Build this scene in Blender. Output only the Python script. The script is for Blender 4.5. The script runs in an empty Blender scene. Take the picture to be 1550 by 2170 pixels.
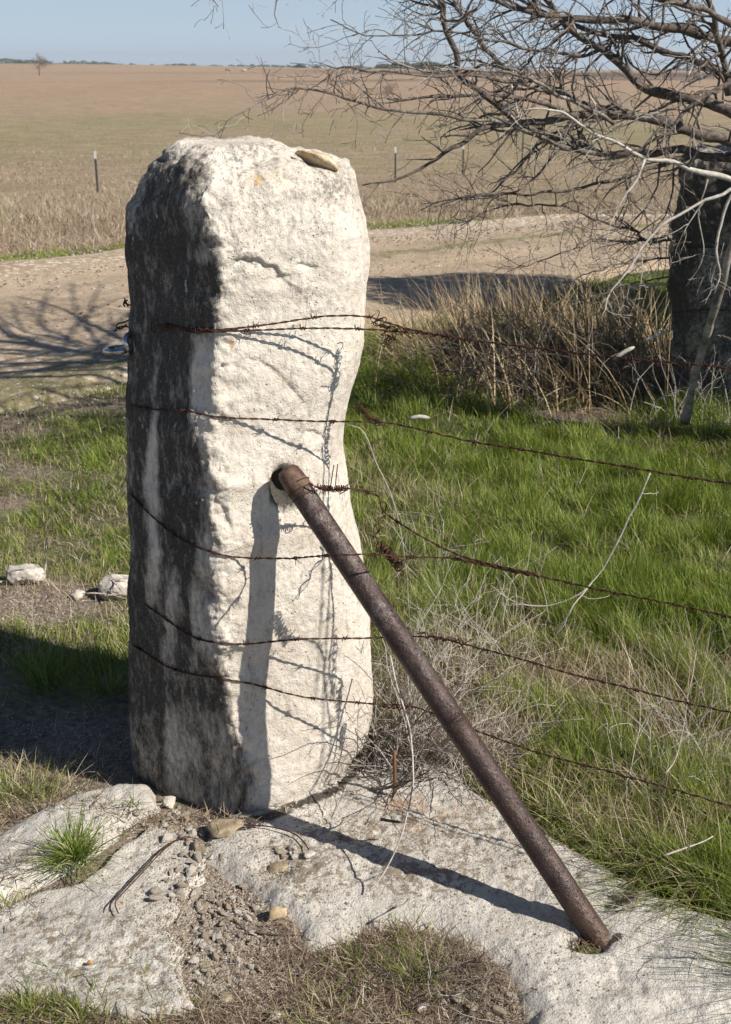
import bpy, bmesh, math, random
import numpy as np
from mathutils import Vector, Matrix, noise as mnoise
from mathutils.bvhtree import BVHTree
R = math.radians
random.seed(7); RNG = np.random.default_rng(11)
S = bpy.context.scene; COL = S.collection

# ------------------------------------------------------------------ camera, sky, sun
F_PX, PITCH, CAM = 2600.0, 20.2, Vector((0, 0, 1.6))      # focal length in pixels of a 1550 x 2170 frame
cam = bpy.data.cameras.new('camera'); co = bpy.data.objects.new('camera', cam); COL.objects.link(co)
co.location = CAM; co.rotation_euler = (R(90 - PITCH), 0, 0)
cam.sensor_fit = 'VERTICAL'; cam.sensor_height = 36.0; cam.lens = 36.0 * F_PX / 2170
cam.clip_start = 0.05; cam.clip_end = 9000
cam.dof.use_dof = True; cam.dof.focus_distance = 2.55; cam.dof.aperture_fstop = 14
S.camera = co
SUN_EL, SUN_AZ = 40.0, -26.5                               # azimuth from +X towards +Y
W = bpy.data.worlds.new('World'); S.world = W; W.use_nodes = True
nt = W.node_tree; bg = nt.nodes['Background']; sky = nt.nodes.new('ShaderNodeTexSky')
sky.sky_type = 'NISHITA'; sky.sun_disc = False; sky.sun_elevation = R(SUN_EL); sky.sun_rotation = R(90 - SUN_AZ)
sky.air_density = 1.0; sky.dust_density = 0.0; sky.ozone_density = 2.0; sky.altitude = 1500
tn = nt.nodes.new('ShaderNodeMix'); tn.data_type = 'RGBA'; tn.blend_type = 'MULTIPLY'; tn.inputs[0].default_value = 1.0
nt.links.new(sky.outputs[0], tn.inputs[6]); tn.inputs[7].default_value = (.90, .97, 1.08, 1)
tm = nt.nodes.new('ShaderNodeMix'); tm.data_type = 'RGBA'; _tc = nt.nodes.new('ShaderNodeTexCoord'); _sp = nt.nodes.new('ShaderNodeSeparateXYZ'); nt.links.new(_tc.outputs['Generated'], _sp.inputs[0])
_mr = nt.nodes.new('ShaderNodeMapRange'); nt.links.new(_sp.outputs[2], _mr.inputs[0]); _mr.inputs[1].default_value = 0.0; _mr.inputs[2].default_value = .22; _mr.inputs[3].default_value = .8; _mr.inputs[4].default_value = .05
nt.links.new(_mr.outputs[0], tm.inputs[0]); nt.links.new(tn.outputs[2], tm.inputs[6]); tm.inputs[7].default_value = (8.2, 10.2, 12.8, 1)   # thin bright spring haze over the blue
nt.links.new(tm.outputs[2], bg.inputs[0]); bg.inputs[1].default_value = 0.050
sl = bpy.data.lights.new('sun', 'SUN'); sl.energy = 5.0; sl.angle = R(0.5); sl.color = (1.0, 0.95, 0.87)
so = bpy.data.objects.new('sun', sl); COL.objects.link(so)
SUNV = Vector((math.cos(R(SUN_EL)) * math.cos(R(SUN_AZ)), math.cos(R(SUN_EL)) * math.sin(R(SUN_AZ)), math.sin(R(SUN_EL))))
so.rotation_euler = SUNV.to_track_quat('Z', 'Y').to_euler(); so.location = (6, -3, 8)
S.view_settings.view_transform = 'Standard'; S.view_settings.look = 'None'
S.view_settings.exposure = 0.35; S.view_settings.gamma = 1.0

# ------------------------------------------------------------------ photo geometry -> world
ct, st = math.cos(R(PITCH)), math.sin(R(PITCH))
def ray(px, py): return Vector(((px - 775), F_PX * ct + (1085 - py) * st, -F_PX * st + (1085 - py) * ct))
def UY(px, py, Y):
    d = ray(px, py); return CAM + d * (Y / d.y)
def UZ(px, py, z=0.0):
    d = ray(px, py); return CAM + d * ((z - 1.6) / d.z)
def proj(P):
    P = np.asarray(P, float); x = P[..., 0]; y = P[..., 1]; z = P[..., 2] - 1.6
    dep = y * ct - z * st; up = y * st + z * ct
    dep = np.where(dep < 0.05, 0.05, dep)
    return 775 + F_PX * x / dep, 1085 - F_PX * up / dep

# ------------------------------------------------------------------ numpy noise
def _h(ix, iy, iz, s):
    n = (ix * 374761393 + iy * 668265263 + iz * 2147483647 + s * 974634777) & 0xFFFFFFFF
    n = ((n ^ (n >> 13)) * 1274126177) & 0xFFFFFFFF
    n = ((n ^ (n >> 16)) * 2246822519) & 0xFFFFFFFF
    return ((n ^ (n >> 15)) & 0xFFFFFF) / float(0xFFFFFF)
def vn(x, y, z, s=0):
    x = np.asarray(x, float); y = np.asarray(y, float) + 0 * x; z = np.asarray(z, float) + 0 * x
    fx, fy, fz = np.floor(x), np.floor(y), np.floor(z)
    ix, iy, iz = fx.astype(np.int64), fy.astype(np.int64), fz.astype(np.int64)
    u, v, w = x - fx, y - fy, z - fz
    u, v, w = [t * t * (3 - 2 * t) for t in (u, v, w)]
    r = 0
    for a in (0, 1):
        for b in (0, 1):
            for c in (0, 1):
                r = r + _h(ix + a, iy + b, iz + c, s) * (u if a else 1 - u) * (v if b else 1 - v) * (w if c else 1 - w)
    return r * 2 - 1
def fbm(x, y, z, s=0, o=4, g=0.5):
    r = 0; a = 1; t = 0
    for i in range(o):
        k = 2.03 ** i; r = r + a * vn(np.asarray(x) * k + 5.3 * i, np.asarray(y) * k, np.asarray(z) * k, s + i); t += a; a *= g
    return r / t
def sst(a, b, x):
    t = np.clip((x - a) / (b - a), 0, 1); return t * t * (3 - 2 * t)

# ------------------------------------------------------------------ objects
def tag(o, label=None, cat=None, group=None, kind=None):
    for k, v in (('label', label), ('category', cat), ('group', group), ('kind', kind)):
        if v: o[k] = v
    return o
def mesh_np(name, V, Fc, mats, attrs=None, smooth=True, loc=(0, 0, 0), parent=None, mi=None):
    me = bpy.data.meshes.new(name); V = np.asarray(V, np.float64) - np.asarray(loc); Fc = np.asarray(Fc, np.int32)
    k = Fc.shape[1]; n = len(Fc)
    me.vertices.add(len(V)); me.vertices.foreach_set('co', V.astype(np.float32).ravel())
    me.loops.add(n * k); me.loops.foreach_set('vertex_index', Fc.ravel())
    me.polygons.add(n); me.polygons.foreach_set('loop_start', np.arange(0, n * k, k, dtype=np.int32))
    me.polygons.foreach_set('loop_total', np.full(n, k, np.int32))
    for m in (mats if isinstance(mats, (list, tuple)) else [mats]): me.materials.append(m)
    if mi is not None: me.polygons.foreach_set('material_index', np.asarray(mi, np.int32))
    me.update(calc_edges=True); me.validate(clean_customdata=False)
    me.polygons.foreach_set('use_smooth', np.full(len(me.polygons), smooth))
    for a, v in (attrs or {}).items():
        at = me.attributes.new(a, 'FLOAT', 'POINT'); at.data.foreach_set('value', np.asarray(v, np.float32))
    o = bpy.data.objects.new(name, me); COL.objects.link(o); o.location = loc
    if parent: o.parent = parent
    return o
def empty(name, loc):
    o = bpy.data.objects.new(name, None); COL.objects.link(o); o.location = loc; o.empty_display_size = .05; return o
def bm_obj(name, bm, m, loc=(0, 0, 0), parent=None, smooth=True):
    me = bpy.data.meshes.new(name); bm.to_mesh(me); bm.free(); me.materials.append(m)
    for p in me.polygons: p.use_smooth = smooth
    o = bpy.data.objects.new(name, me); COL.objects.link(o); o.location = loc
    if parent: o.parent = parent
    return o

class Tubes:
    def __init__(s): s.V = []; s.F = []; s.n = 0; s.A = []
    def add(s, pts, rad, sides=5, a=0.0, cap=True):
        P = np.asarray([tuple(p) for p in pts], float); n = len(P)
        if n < 2: return
        r = np.broadcast_to(np.asarray(rad, float), (n,))
        T = np.gradient(P, axis=0); T /= np.maximum(np.linalg.norm(T, axis=1, keepdims=True), 1e-9)
        ref = np.array([0.0, 0, 1]) if abs(T[0][2]) < .9 else np.array([1.0, 0, 0])
        N = np.zeros_like(P); c = ref - T[0] * ref.dot(T[0]); N[0] = c / np.linalg.norm(c)
        for i in range(1, n):
            c = N[i-1] - T[i] * N[i-1].dot(T[i]); l = np.linalg.norm(c); N[i] = c / l if l > 1e-6 else N[i-1]
        B = np.cross(T, N); an = np.arange(sides) * 2 * np.pi / sides
        ring = P[:, None, :] + r[:, None, None] * (np.cos(an)[None, :, None] * N[:, None, :] + np.sin(an)[None, :, None] * B[:, None, :])
        b = s.n; s.V.append(ring.reshape(-1, 3)); s.A.append(np.full(n * sides, a))
        i, j = np.meshgrid(np.arange(n - 1), np.arange(sides), indexing='ij'); j2 = (j + 1) % sides
        s.F.append(np.stack([b + i*sides + j, b + i*sides + j2, b + (i+1)*sides + j2, b + (i+1)*sides + j], -1).reshape(-1, 4))
        s.n += n * sides
        if cap:
            s.V.append(P[[0, -1]]); s.A.append(np.full(2, a)); c0, c1 = s.n, s.n + 1; s.n += 2
            q = []
            for k in range(0, sides):
                k2 = (k + 1) % sides; q.append((c0, b + k2, b + k, b + k)); e = b + (n-1) * sides; q.append((c1, e + k, e + k2, e + k2))
            s.F.append(np.array(q))
    def obj(s, name, m, loc=(0, 0, 0), parent=None, wl=None):
        F = np.concatenate(s.F); tri = F[:, 2] == F[:, 3]
        V = np.concatenate(s.V); off = loc if wl is None else wl
        Q = F[~tri]; T3 = F[tri][:, :3]
        me = bpy.data.meshes.new(name); V = V - np.asarray(off)
        loops = np.concatenate([Q.ravel(), T3.ravel()]).astype(np.int32)
        tot = np.concatenate([np.full(len(Q), 4), np.full(len(T3), 3)]).astype(np.int32)
        start = np.concatenate([[0], np.cumsum(tot)[:-1]]).astype(np.int32)
        me.vertices.add(len(V)); me.vertices.foreach_set('co', V.astype(np.float32).ravel())
        me.loops.add(len(loops)); me.loops.foreach_set('vertex_index', loops)
        me.polygons.add(len(tot)); me.polygons.foreach_set('loop_start', start); me.polygons.foreach_set('loop_total', tot)
        me.materials.append(m); me.update(calc_edges=True); me.validate(clean_customdata=False)
        me.polygons.foreach_set('use_smooth', np.ones(len(me.polygons), bool))
        at = me.attributes.new('rnd', 'FLOAT', 'POINT'); at.data.foreach_set('value', np.concatenate(s.A).astype(np.float32))
        o = bpy.data.objects.new(name, me); COL.objects.link(o); o.location = loc
        if parent: o.parent = parent
        return o

def resample(P, step):
    P = np.asarray([tuple(p) for p in P], float)
    n0 = len(P)
    if n0 > 2:                                   # Catmull-Rom
        E = np.vstack([2*P[0]-P[1], P, 2*P[-1]-P[-2]]); out = []
        for i in range(1, n0):
            a, b, c, d = E[i-1], E[i], E[i+1], E[i+2]; m = 8
            for k in range(m):
                t = k / m; out.append(.5*((2*b)+(-a+c)*t+(2*a-5*b+4*c-d)*t*t+(-a+3*b-3*c+d)*t**3))
        out.append(P[-1]); P = np.array(out)
    d = np.concatenate([[0], np.cumsum(np.linalg.norm(np.diff(P, axis=0), axis=1))])
    n = max(3, int(d[-1] / step) + 1); t = np.linspace(0, d[-1], n)
    return np.stack([np.interp(t, d, P[:, k]) for k in range(3)], -1)

# ------------------------------------------------------------------ materials
class NB:
    def __init__(s, name):
        s.m = bpy.data.materials.new(name); s.m.use_nodes = True; s.t = s.m.node_tree; s.p = s.t.nodes['Principled BSDF']; s.out = s.t.nodes['Material Output']
        s.tc = s.t.nodes.new('ShaderNodeTexCoord')
    def set(s, i, v):
        if isinstance(v, bpy.types.NodeSocket): s.t.links.new(v, i)
        else:
            if i.type == 'RGBA' and len(v) == 3: v = (*v, 1)
            i.default_value = v
    def mapv(s, scale, rot=None, vec=None):
        n = s.t.nodes.new('ShaderNodeMapping'); s.t.links.new(vec or s.tc.outputs['Object'], n.inputs[0])
        n.inputs['Scale'].default_value = scale if isinstance(scale, tuple) else (scale,)*3
        if rot: n.inputs['Rotation'].default_value = rot
        return n.outputs[0]
    def noise(s, scale, detail=4, rough=.55, vec=None, dist=0):
        n = s.t.nodes.new('ShaderNodeTexNoise'); s.t.links.new(vec or s.tc.outputs['Object'], n.inputs['Vector'])
        n.inputs['Scale'].default_value = scale; n.inputs['Detail'].default_value = detail; n.inputs['Roughness'].default_value = rough; n.inputs['Distortion'].default_value = dist
        return n.outputs[0]
    def vor(s, scale, feat='F1', vec=None, out='Distance', rnd=1):
        n = s.t.nodes.new('ShaderNodeTexVoronoi'); n.feature = feat; s.t.links.new(vec or s.tc.outputs['Object'], n.inputs['Vector'])
        n.inputs['Scale'].default_value = scale; n.inputs['Randomness'].default_value = rnd; return n.outputs[out]
    def ramp(s, f, *st):
        n = s.t.nodes.new('ShaderNodeValToRGB'); e = n.color_ramp.elements; s.set(n.inputs[0], f)
        while len(e) < len(st): e.new(.5)
        for i, (p, c) in enumerate(st): e[i].position = p; e[i].color = (c, c, c, 1) if not isinstance(c, tuple) else (*c, 1)
        return n.outputs[0]
    def mix(s, f, a, b, mode='MIX'):
        n = s.t.nodes.new('ShaderNodeMix'); n.data_type = 'RGBA'; n.blend_type = mode
        s.set(n.inputs[0], f); s.set(n.inputs[6], a); s.set(n.inputs[7], b); return n.outputs[2]
    def math(s, op, a, b=0.0, c=0.0, clamp=False):
        n = s.t.nodes.new('ShaderNodeMath'); n.operation = op; n.use_clamp = clamp
        s.set(n.inputs[0], a); s.set(n.inputs[1], b); s.set(n.inputs[2], c); return n.outputs[0]
    def attr(s, name):
        n = s.t.nodes.new('ShaderNodeAttribute'); n.attribute_name = name; return n.outputs['Fac']
    def sep(s, v):
        n = s.t.nodes.new('ShaderNodeSeparateXYZ'); s.t.links.new(v, n.inputs[0]); return n.outputs
    def objrnd(s): return s.t.nodes.new('ShaderNodeObjectInfo').outputs['Random']
    def bump(s, h, dist, strength=1.0, prev=None):
        n = s.t.nodes.new('ShaderNodeBump'); n.inputs['Distance'].default_value = dist; n.inputs['Strength'].default_value = strength
        s.set(n.inputs['Height'], h)
        if prev: s.t.links.new(prev, n.inputs['Normal'])
        return n.outputs[0]
    def fin(s, col, rough=.9, spec=.3, metal=0.0, normal=None):
        s.set(s.p.inputs['Base Color'], col); s.set(s.p.inputs['Roughness'], rough); s.set(s.p.inputs['Specular IOR Level'], spec); s.set(s.p.inputs['Metallic'], metal)
        if normal: s.t.links.new(normal, s.p.inputs['Normal'])
        return s.m

def m_post(stretch=.35, name='weathered_limestone'):
    b = NB(name)
    n1 = b.noise(9, 6, .6); n2 = b.noise(70, 5, .65); n3 = b.noise(240, 3, .6)
    base = b.ramp(n1, (.3, (.58, .505, .42)), (.5, (.67, .60, .51)), (.7, (.74, .675, .59)))
    base = b.mix(b.ramp(n2, (.3, .55), (.55, 0.0)), base, (.42, .36, .28))
    pits = b.ramp(b.noise(130, 2, .5), (.24, 1.0), (.33, 0.0))
    base = b.mix(b.math('MULTIPLY', pits, .75), base, (.17, .14, .11))
    # grey lichen speckle where the attribute is high
    l = b.math('ADD', b.attr('lichen'), b.math('MULTIPLY', b.math('SUBTRACT', b.noise(120, 7, .85), .5), 2.6))
    base = b.mix(b.math('MULTIPLY', b.ramp(l, (.42, 0.0), (.62, 1.0)), .72), base, (.15, .14, .115))
    och = b.math('ADD', b.attr('ochre'), b.math('MULTIPLY', b.math('SUBTRACT', b.noise(85, 6, .85), .5), 2.4))
    base = b.mix(b.math('MULTIPLY', b.ramp(och, (.45, 0.0), (.7, 1.0)), .7), base, (.46, .27, .09))
    # black growth, run-off and painted shade
    mv = b.mapv((1, 1, stretch))
    sn = b.math('MULTIPLY', b.math('SUBTRACT', b.noise(60, 8, .85, vec=mv), .5), 3.0)
    s = b.math('ADD', b.attr('stain_shade'), sn)
    dark = b.mix(b.ramp(n3, (.35, 0.0), (.65, 1.0)), (.020, .018, .015), (.068, .060, .051))
    s = b.math('ADD', s, b.math('MULTIPLY', b.math('SUBTRACT', b.noise(14, 5, .7, vec=mv), .5), .8))
    base = b.mix(b.ramp(s, (.10, 0.0), (.45, .42), (1.05, .95)), base, dark)
    fleck = b.ramp(b.noise(48, 4, .6, vec=b.mapv((1, 1, .55))), (.66, 0.0), (.70, 1.0))
    base = b.mix(b.math('MULTIPLY', b.math('MULTIPLY', fleck, b.attr('fleck')), .8), base, (.50, .49, .46))
    h = b.math('ADD', b.math('MULTIPLY', n2, .6), b.math('MULTIPLY', n3, .35)); h = b.math('SUBTRACT', h, b.math('MULTIPLY', pits, .35))
    return b.fin(base, .95, .15, normal=b.bump(h, .006, 1.0))
def m_slab():
    b = NB('limestone_outcrop')
    n1 = b.noise(5, 6, .6); n2 = b.noise(60, 6, .7); n3 = b.noise(210, 3, .6); nb = b.noise(16, 6, .65)
    base = b.ramp(n1, (.3, (.49, .45, .39)), (.5, (.60, .56, .495)), (.7, (.69, .65, .58)))
    base = b.mix(b.ramp(n2, (.32, .6), (.52, 0.0)), base, (.33, .28, .22))
    l = b.math('ADD', b.attr('lichen'), b.math('MULTIPLY', b.math('SUBTRACT', b.noise(46, 6, .78), .5), 2.4))
    base = b.mix(b.math('MULTIPLY', b.ramp(l, (.45, 0.0), (.62, 1.0)), .85), base, b.mix(n3, (.16, .12, .085), (.30, .235, .16)))
    pk = b.math('MULTIPLY', b.ramp(b.noise(120, 4, .75), (.56, 0.0), (.66, 1.0)), b.ramp(b.noise(11, 5, .75), (.40, .15), (.62, 1.0))); base = b.mix(b.math('MULTIPLY', pk, .8), base, (.13, .095, .065))
    d = b.math('ADD', b.attr('stain_shade'), b.math('MULTIPLY', b.math('SUBTRACT', b.noise(38, 6, .75), .5), 1.6))
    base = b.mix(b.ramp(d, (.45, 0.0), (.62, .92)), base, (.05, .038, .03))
    o = b.math('ADD', b.attr('ochre'), b.math('MULTIPLY', b.math('SUBTRACT', nb, .5), 1.2))
    base = b.mix(b.math('MULTIPLY', b.ramp(o, (.4, 0.0), (.8, 1.0)), .6), base, (.45, .24, .11))
    ck = b.ramp(b.math('ABSOLUTE', b.math('SUBTRACT', b.noise(3.2, 6, .62), .5)), (.0, 1.0), (.0065, 0.0)); ck = b.math('MULTIPLY', ck, b.ramp(b.noise(6, 2, .5), (.48, 0.0), (.56, 1.0)))
    base = b.mix(b.math('MULTIPLY', ck, .15), base, (.12, .09, .07))
    h = b.math('ADD', b.math('MULTIPLY', n2, .7), b.math('MULTIPLY', n3, .3))
    h = b.math('ADD', h, b.math('MULTIPLY', nb, .5))
    return b.fin(base, .95, .15, normal=b.bump(h, .012, 1.0))
def m_ground():
    b = NB('soil_and_turf'); P = b.tc.outputs['Object']
    n1 = b.noise(3, 6, .6); n2 = b.noise(40, 5, .7); n3 = b.noise(160, 3, .6)
    dirt = b.ramp(n2, (.3, (.13, .10, .075)), (.5, (.25, .20, .155)), (.72, (.42, .355, .28)))
    turf = b.ramp(n2, (.3, (.045, .055, .02)), (.55, (.10, .12, .04)), (.75, (.20, .175, .09)))
    bed = b.mix(b.attr('green'), dirt, turf)
    # open prairie
    mv = b.mapv((.5, 1, 1)); s1 = b.noise(.09, 5, .6, vec=mv); s2 = b.noise(1.3, 6, .75, vec=b.mapv((.55, 1, 1))); s3 = b.noise(9, 3, .7)
    dry = b.mix(b.ramp(s2, (.3, 0.0), (.7, 1.0)), (.31, .225, .145), (.50, .385, .265))
    far = b.mix(b.ramp(s2, (.35, 0.0), (.65, 1.0)), (.37, .25, .165), (.50, .36, .25))
    grn = b.mix(b.ramp(s2, (.35, 0.0), (.65, 1.0)), (.22, .215, .095), (.38, .335, .18))
    fl = b.mix(b.attr('far'), dry, far)
    gm = b.math('ADD', b.attr('band'), b.math('MULTIPLY', b.math('SUBTRACT', s1, .5), 2.6), clamp=True)
    fl = b.mix(b.math('MULTIPLY', gm, .75), fl, grn)
    fl = b.mix(b.math('MULTIPLY', b.attr('burn'), .8), fl, (.085, .062, .05))
    fl = b.mix(b.ramp(s3, (.35, .35), (.6, 0.0)), fl, (.10, .075, .05))
    col = b.mix(b.attr('field'), bed, fl)
    h = b.math('ADD', n2, b.math('MULTIPLY', n3, .5))
    bp = b.bump(h, .012, .9)
    bp = b.bump(b.math('MULTIPLY', b.math('ADD', s2, b.math('MULTIPLY', s3, .3)), b.attr('field')), .5, .6, bp)
    return b.fin(col, .97, .1, normal=bp)
def m_road():
    b = NB('gravel_road')
    n1 = b.noise(1.1, 6, .6, vec=b.mapv((.6, 1, 1))); n2 = b.noise(30, 5, .75); v = b.vor(34, out='Color'); vd = b.vor(34)
    base = b.ramp(n1, (.3, (.31, .235, .16)), (.5, (.42, .325, .225)), (.75, (.52, .41, .29)))
    base = b.mix(b.ramp(n2, (.3, .55), (.55, 0.0)), base, (.24, .165, .115))
    sp = b.ramp(b.sep(v)[0], (.72, 0.0), (.80, 1.0))
    base = b.mix(b.math('MULTIPLY', sp, b.attr('stony')), base, (.64, .56, .47))
    sp2 = b.ramp(b.sep(v)[1], (.80, 0.0), (.88, 1.0))
    base = b.mix(b.math('MULTIPLY', sp2, .35), base, (.25, .18, .13))
    g = b.math('ADD', b.attr('green'), b.math('MULTIPLY', b.math('SUBTRACT', b.noise(7, 5, .7), .5), 1.5))
    base = b.mix(b.math('MULTIPLY', b.ramp(g, (.45, 0.0), (.7, 1.0)), .7), base, (.16, .155, .06))
    h = b.math('ADD', n2, b.math('MULTIPLY', vd, -.4))
    return b.fin(base, .97, .1, normal=b.bump(h, .010, .8))
def m_blade(name, stops, trans=.35, rough=.55, spec=.35):
    b = NB(name); col = b.ramp(b.attr('rnd'), *stops)
    b.fin(col, rough, spec)
    tr = b.t.nodes.new('ShaderNodeBsdfTranslucent'); b.set(tr.inputs[0], b.mix(.35, col, (.30, .42, .05)) if trans > .3 else col)
    mx = b.t.nodes.new('ShaderNodeMixShader'); mx.inputs[0].default_value = trans
    b.t.links.new(b.p.outputs[0], mx.inputs[1]); b.t.links.new(tr.outputs[0], mx.inputs[2]); b.t.links.new(mx.outputs[0], b.out.inputs[0])
    return b.m
def m_simple(name, c1, c2, scale=40, rough=.85, spec=.3, metal=0.0, bump=.003, stretch=None, rndvar=False):
    b = NB(name); v = b.mapv(stretch) if stretch else None
    n = b.noise(scale, 5, .65, vec=v); col = b.mix(b.ramp(n, (.35, 0.0), (.65, 1.0)), c1, c2)
    if rndvar: col = b.mix(1.0, col, b.ramp(b.attr('rnd'), (0.0, .6), (.5, 1.0), (1.0, 1.45)), 'MULTIPLY')
    return b.fin(col, rough, spec, metal, b.bump(n, bump, .8))
def m_rust_pipe():
    b = NB('brown_steel_pipe')
    n = b.noise(26, 6, .7); n2 = b.noise(110, 4, .7); z = b.sep(b.tc.outputs['Object'])[2]
    big = b.noise(7, 5, .7)
    col = b.mix(b.ramp(big, (.35, 0.0), (.65, 1.0)), b.ramp(n, (.3, (.028, .016, .013)), (.55, (.055, .032, .026)), (.75, (.095, .055, .042))), b.ramp(n, (.3, (.040, .023, .019)), (.55, (.070, .041, .033)), (.75, (.12, .070, .050))))
    up = b.ramp(z, (.3, 0.0), (.62, .55), (.9, .75))
    wh = b.math('MULTIPLY', b.ramp(b.noise(22, 8, .85, vec=b.mapv((1, 1, .6))), (.51, 0.0), (.66, .9)), up)
    col = b.mix(wh, col, (.33, .29, .27))
    sc = b.ramp(b.noise(190, 4, .75), (.60, 0.0), (.70, .9)); col = b.mix(b.math('MULTIPLY', sc, .5), col, (.36, .28, .23)); pt = b.ramp(b.noise(150, 3, .7), (.30, .8), (.38, 0.0)); col = b.mix(pt, col, (.022, .014, .012))
    foot = b.ramp(z, (.0, .4), (.10, 0.0)); col = b.mix(foot, col, (.16, .085, .05))
    ro = b.ramp(b.noise(45, 6, .8), (.35, .28), (.65, .62))
    return b.fin(col, ro, .5, .25, b.bump(b.math('ADD', b.math('SUBTRACT', n2, pt), b.math('MULTIPLY', n, .9)), .003, 1.0))
def m_gravel(name='gravel_mix', obj=True):
    b = NB(name); r = b.objrnd() if obj else b.attr('rnd'); n = b.noise(120, 5, .7)
    c = b.ramp(r, (0.0, (.24, .185, .13)), (.15, (.52, .47, .40)), (.35, (.34, .29, .23)), (.5, (.62, .58, .51)), (.65, (.36, .31, .26)), (.8, (.45, .385, .30)), (.92, (.13, .085, .065)), (1.0, (.42, .36, .31)))
    c = b.mix(b.ramp(n, (.35, .55), (.6, 0.0)), c, (.20, .155, .11))
    return b.fin(c, .9, .2, normal=b.bump(n, .002, .9))
def m_bark():
    b = NB('dead_wood_bark'); v = b.mapv((1, 1, 1)); n = b.noise(55, 6, .7); n2 = b.noise(9, 4, .6)
    dark = b.mix(b.ramp(n, (.35, 0.0), (.7, 1.0)), (.055, .042, .036), (.24, .195, .16))
    pale = b.mix(b.ramp(n, (.35, 0.0), (.7, 1.0)), (.40, .345, .29), (.66, .61, .54))
    f = b.math('ADD', b.attr('rnd'), b.math('MULTIPLY', b.math('SUBTRACT', n2, .5), .7))
    col = b.mix(b.ramp(f, (.4, 0.0), (.75, 1.0)), dark, pale)
    return b.fin(col, .9, .2, normal=b.bump(n, .006, .9))

M = dict(post=m_post(), post_far=m_post(.85, 'lichen_dark_limestone'), slab=m_slab(), ground=m_ground(), road=m_road(), pipe=m_rust_pipe(), gravel=m_gravel(), grit=m_gravel('grit_mix', False), bark=m_bark())
M['grass'] = m_blade('green_grass', ((0.0, (.078, .122, .014)), (.25, (.150, .215, .024)), (.5, (.25, .31, .042)), (.7, (.37, .385, .095)), (.82, (.40, .37, .17)), (.9, (.50, .42, .26)), (1.0, (.60, .51, .36))))
M['straw'] = m_blade('dry_grass', ((0.0, (.20, .135, .08)), (.3, (.34, .25, .15)), (.6, (.47, .37, .24)), (.85, (.60, .50, .36)), (1.0, (.66, .59, .47))), .2)
M['prairie'] = m_blade('prairie_grass', ((0.0, (.32, .235, .16)), (.3, (.42, .32, .23)), (.6, (.50, .395, .295)), (.72, (.60, .49, .38)), (.80, (.25, .24, .10)), (1.0, (.33, .31, .15))), .2)
M['gold'] = m_blade('golden_straw', ((0.0, (.22, .14, .07)), (.3, (.38, .27, .14)), (.6, (.54, .41, .23)), (.85, (.66, .53, .33)), (1.0, (.72, .62, .44))), .2)
M['litter'] = m_blade('dead_litter', ((0.0, (.10, .065, .045)), (.35, (.20, .135, .09)), (.7, (.36, .27, .185)), (1.0, (.58, .49, .37))), .1)
M['wire'] = m_simple('rusted_wire', (.035, .017, .012), (.12, .052, .028), 70, .75, .4, .35, .001)
M['galv'] = m_simple('dull_galvanised_wire', (.07, .04, .03), (.30, .29, .28), 40, .5, .5, .6, .0006)
M['chrome'] = m_simple('polished_steel', (.22, .21, .20), (.62, .60, .57), 30, .25, .6, 1.0, .0003)
M['tanrock'] = m_simple('tan_sandstone', (.36, .25, .13), (.66, .53, .36), 45, .9, .2, 0, .004)
M['orange'] = m_simple('orange_flint', (.38, .15, .045), (.58, .33, .13), 50, .7, .3, 0, .002)
M['fieldstone'] = m_simple('pale_fieldstone', (.34, .29, .24), (.64, .59, .52), 28, .95, .15, 0, .008)
M['brownstone'] = m_simple('brown_stained_stone', (.16, .125, .08), (.42, .34, .23), 40, .95, .15, 0, .006)
M['tpost'] = m_simple('painted_steel_post', (.05, .055, .045), (.10, .10, .085), 20, .6)
M['white'] = m_simple('white_paint', (.62, .62, .58), (.74, .74, .70), 20, .6)
M['rebar'] = m_simple('rusty_rod', (.13, .06, .03), (.27, .13, .065), 60, .9)
M['collar'] = m_simple('pitted_rust_and_lime', (.06, .034, .025), (.20, .125, .085), 42, .8, .3, .1, .002)
M['glass'] = m_simple('pale_green_glass', (.42, .56, .54), (.52, .66, .64), 10, .2, .5)
M['fartree'] = m_simple('distant_foliage', (.05, .075, .045), (.09, .12, .065), .6, .9, .2, 0, .05)
M['twig'] = m_simple('grey_twigs', (.16, .12, .10), (.26, .21, .17), 2, .9, .2, 0, .002)
M['evergreen'] = m_blade('juniper_foliage', ((0.0, (.03, .05, .02)), (.5, (.06, .09, .03)), (1.0, (.09, .12, .045))), .2)

# ------------------------------------------------------------------ terrain
def hgt(x, y):
    x = np.asarray(x, float); y = np.asarray(y, float)
    prof = np.interp(y, [-50, 13, 20, 27, 36, 60, 120, 400, 520, 900, 1500, 6000], [0, 0, -.5, -1.05, -1.5, -1.75, -1.45, .95, .2, -6, -16, -70])
    t = sst(50, 400, y); xr = x / np.maximum(y, 30)
    prof = prof - t * np.clip(.0150 * (x + 120), 0, 2.35) * np.clip(y / 400, 0, 1)
    n = fbm(x * .9, y * .9, 0, 3, 3) * .03 * sst(3, 7, y) + fbm(x * .12, y * .12, 0, 9, 3) * .22 * sst(12, 30, y) + fbm(x*.012, y*.012, 0, 4, 3) * .45 * sst(60, 300, y)
    return prof + n + fbm(x * 7, y * 7, 0, 5, 3) * .008
ROAD_FAR = [(-2500, 860), (-900, 690), (-300, 605), (0, 571), (270, 546), (500, 524), (780, 497), (900, 490), (1100, 474), (1300, 455), (1600, 440), (2200, 420)]
ROAD_NEAR = [(-2500, 1900), (-900, 1180), (-300, 960), (0, 885), (150, 850), (270, 815), (500, 745), (780, 712), (950, 680), (1100, 640), (1250, 600), (1420, 568), (1700, 540), (2200, 510)]
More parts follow.
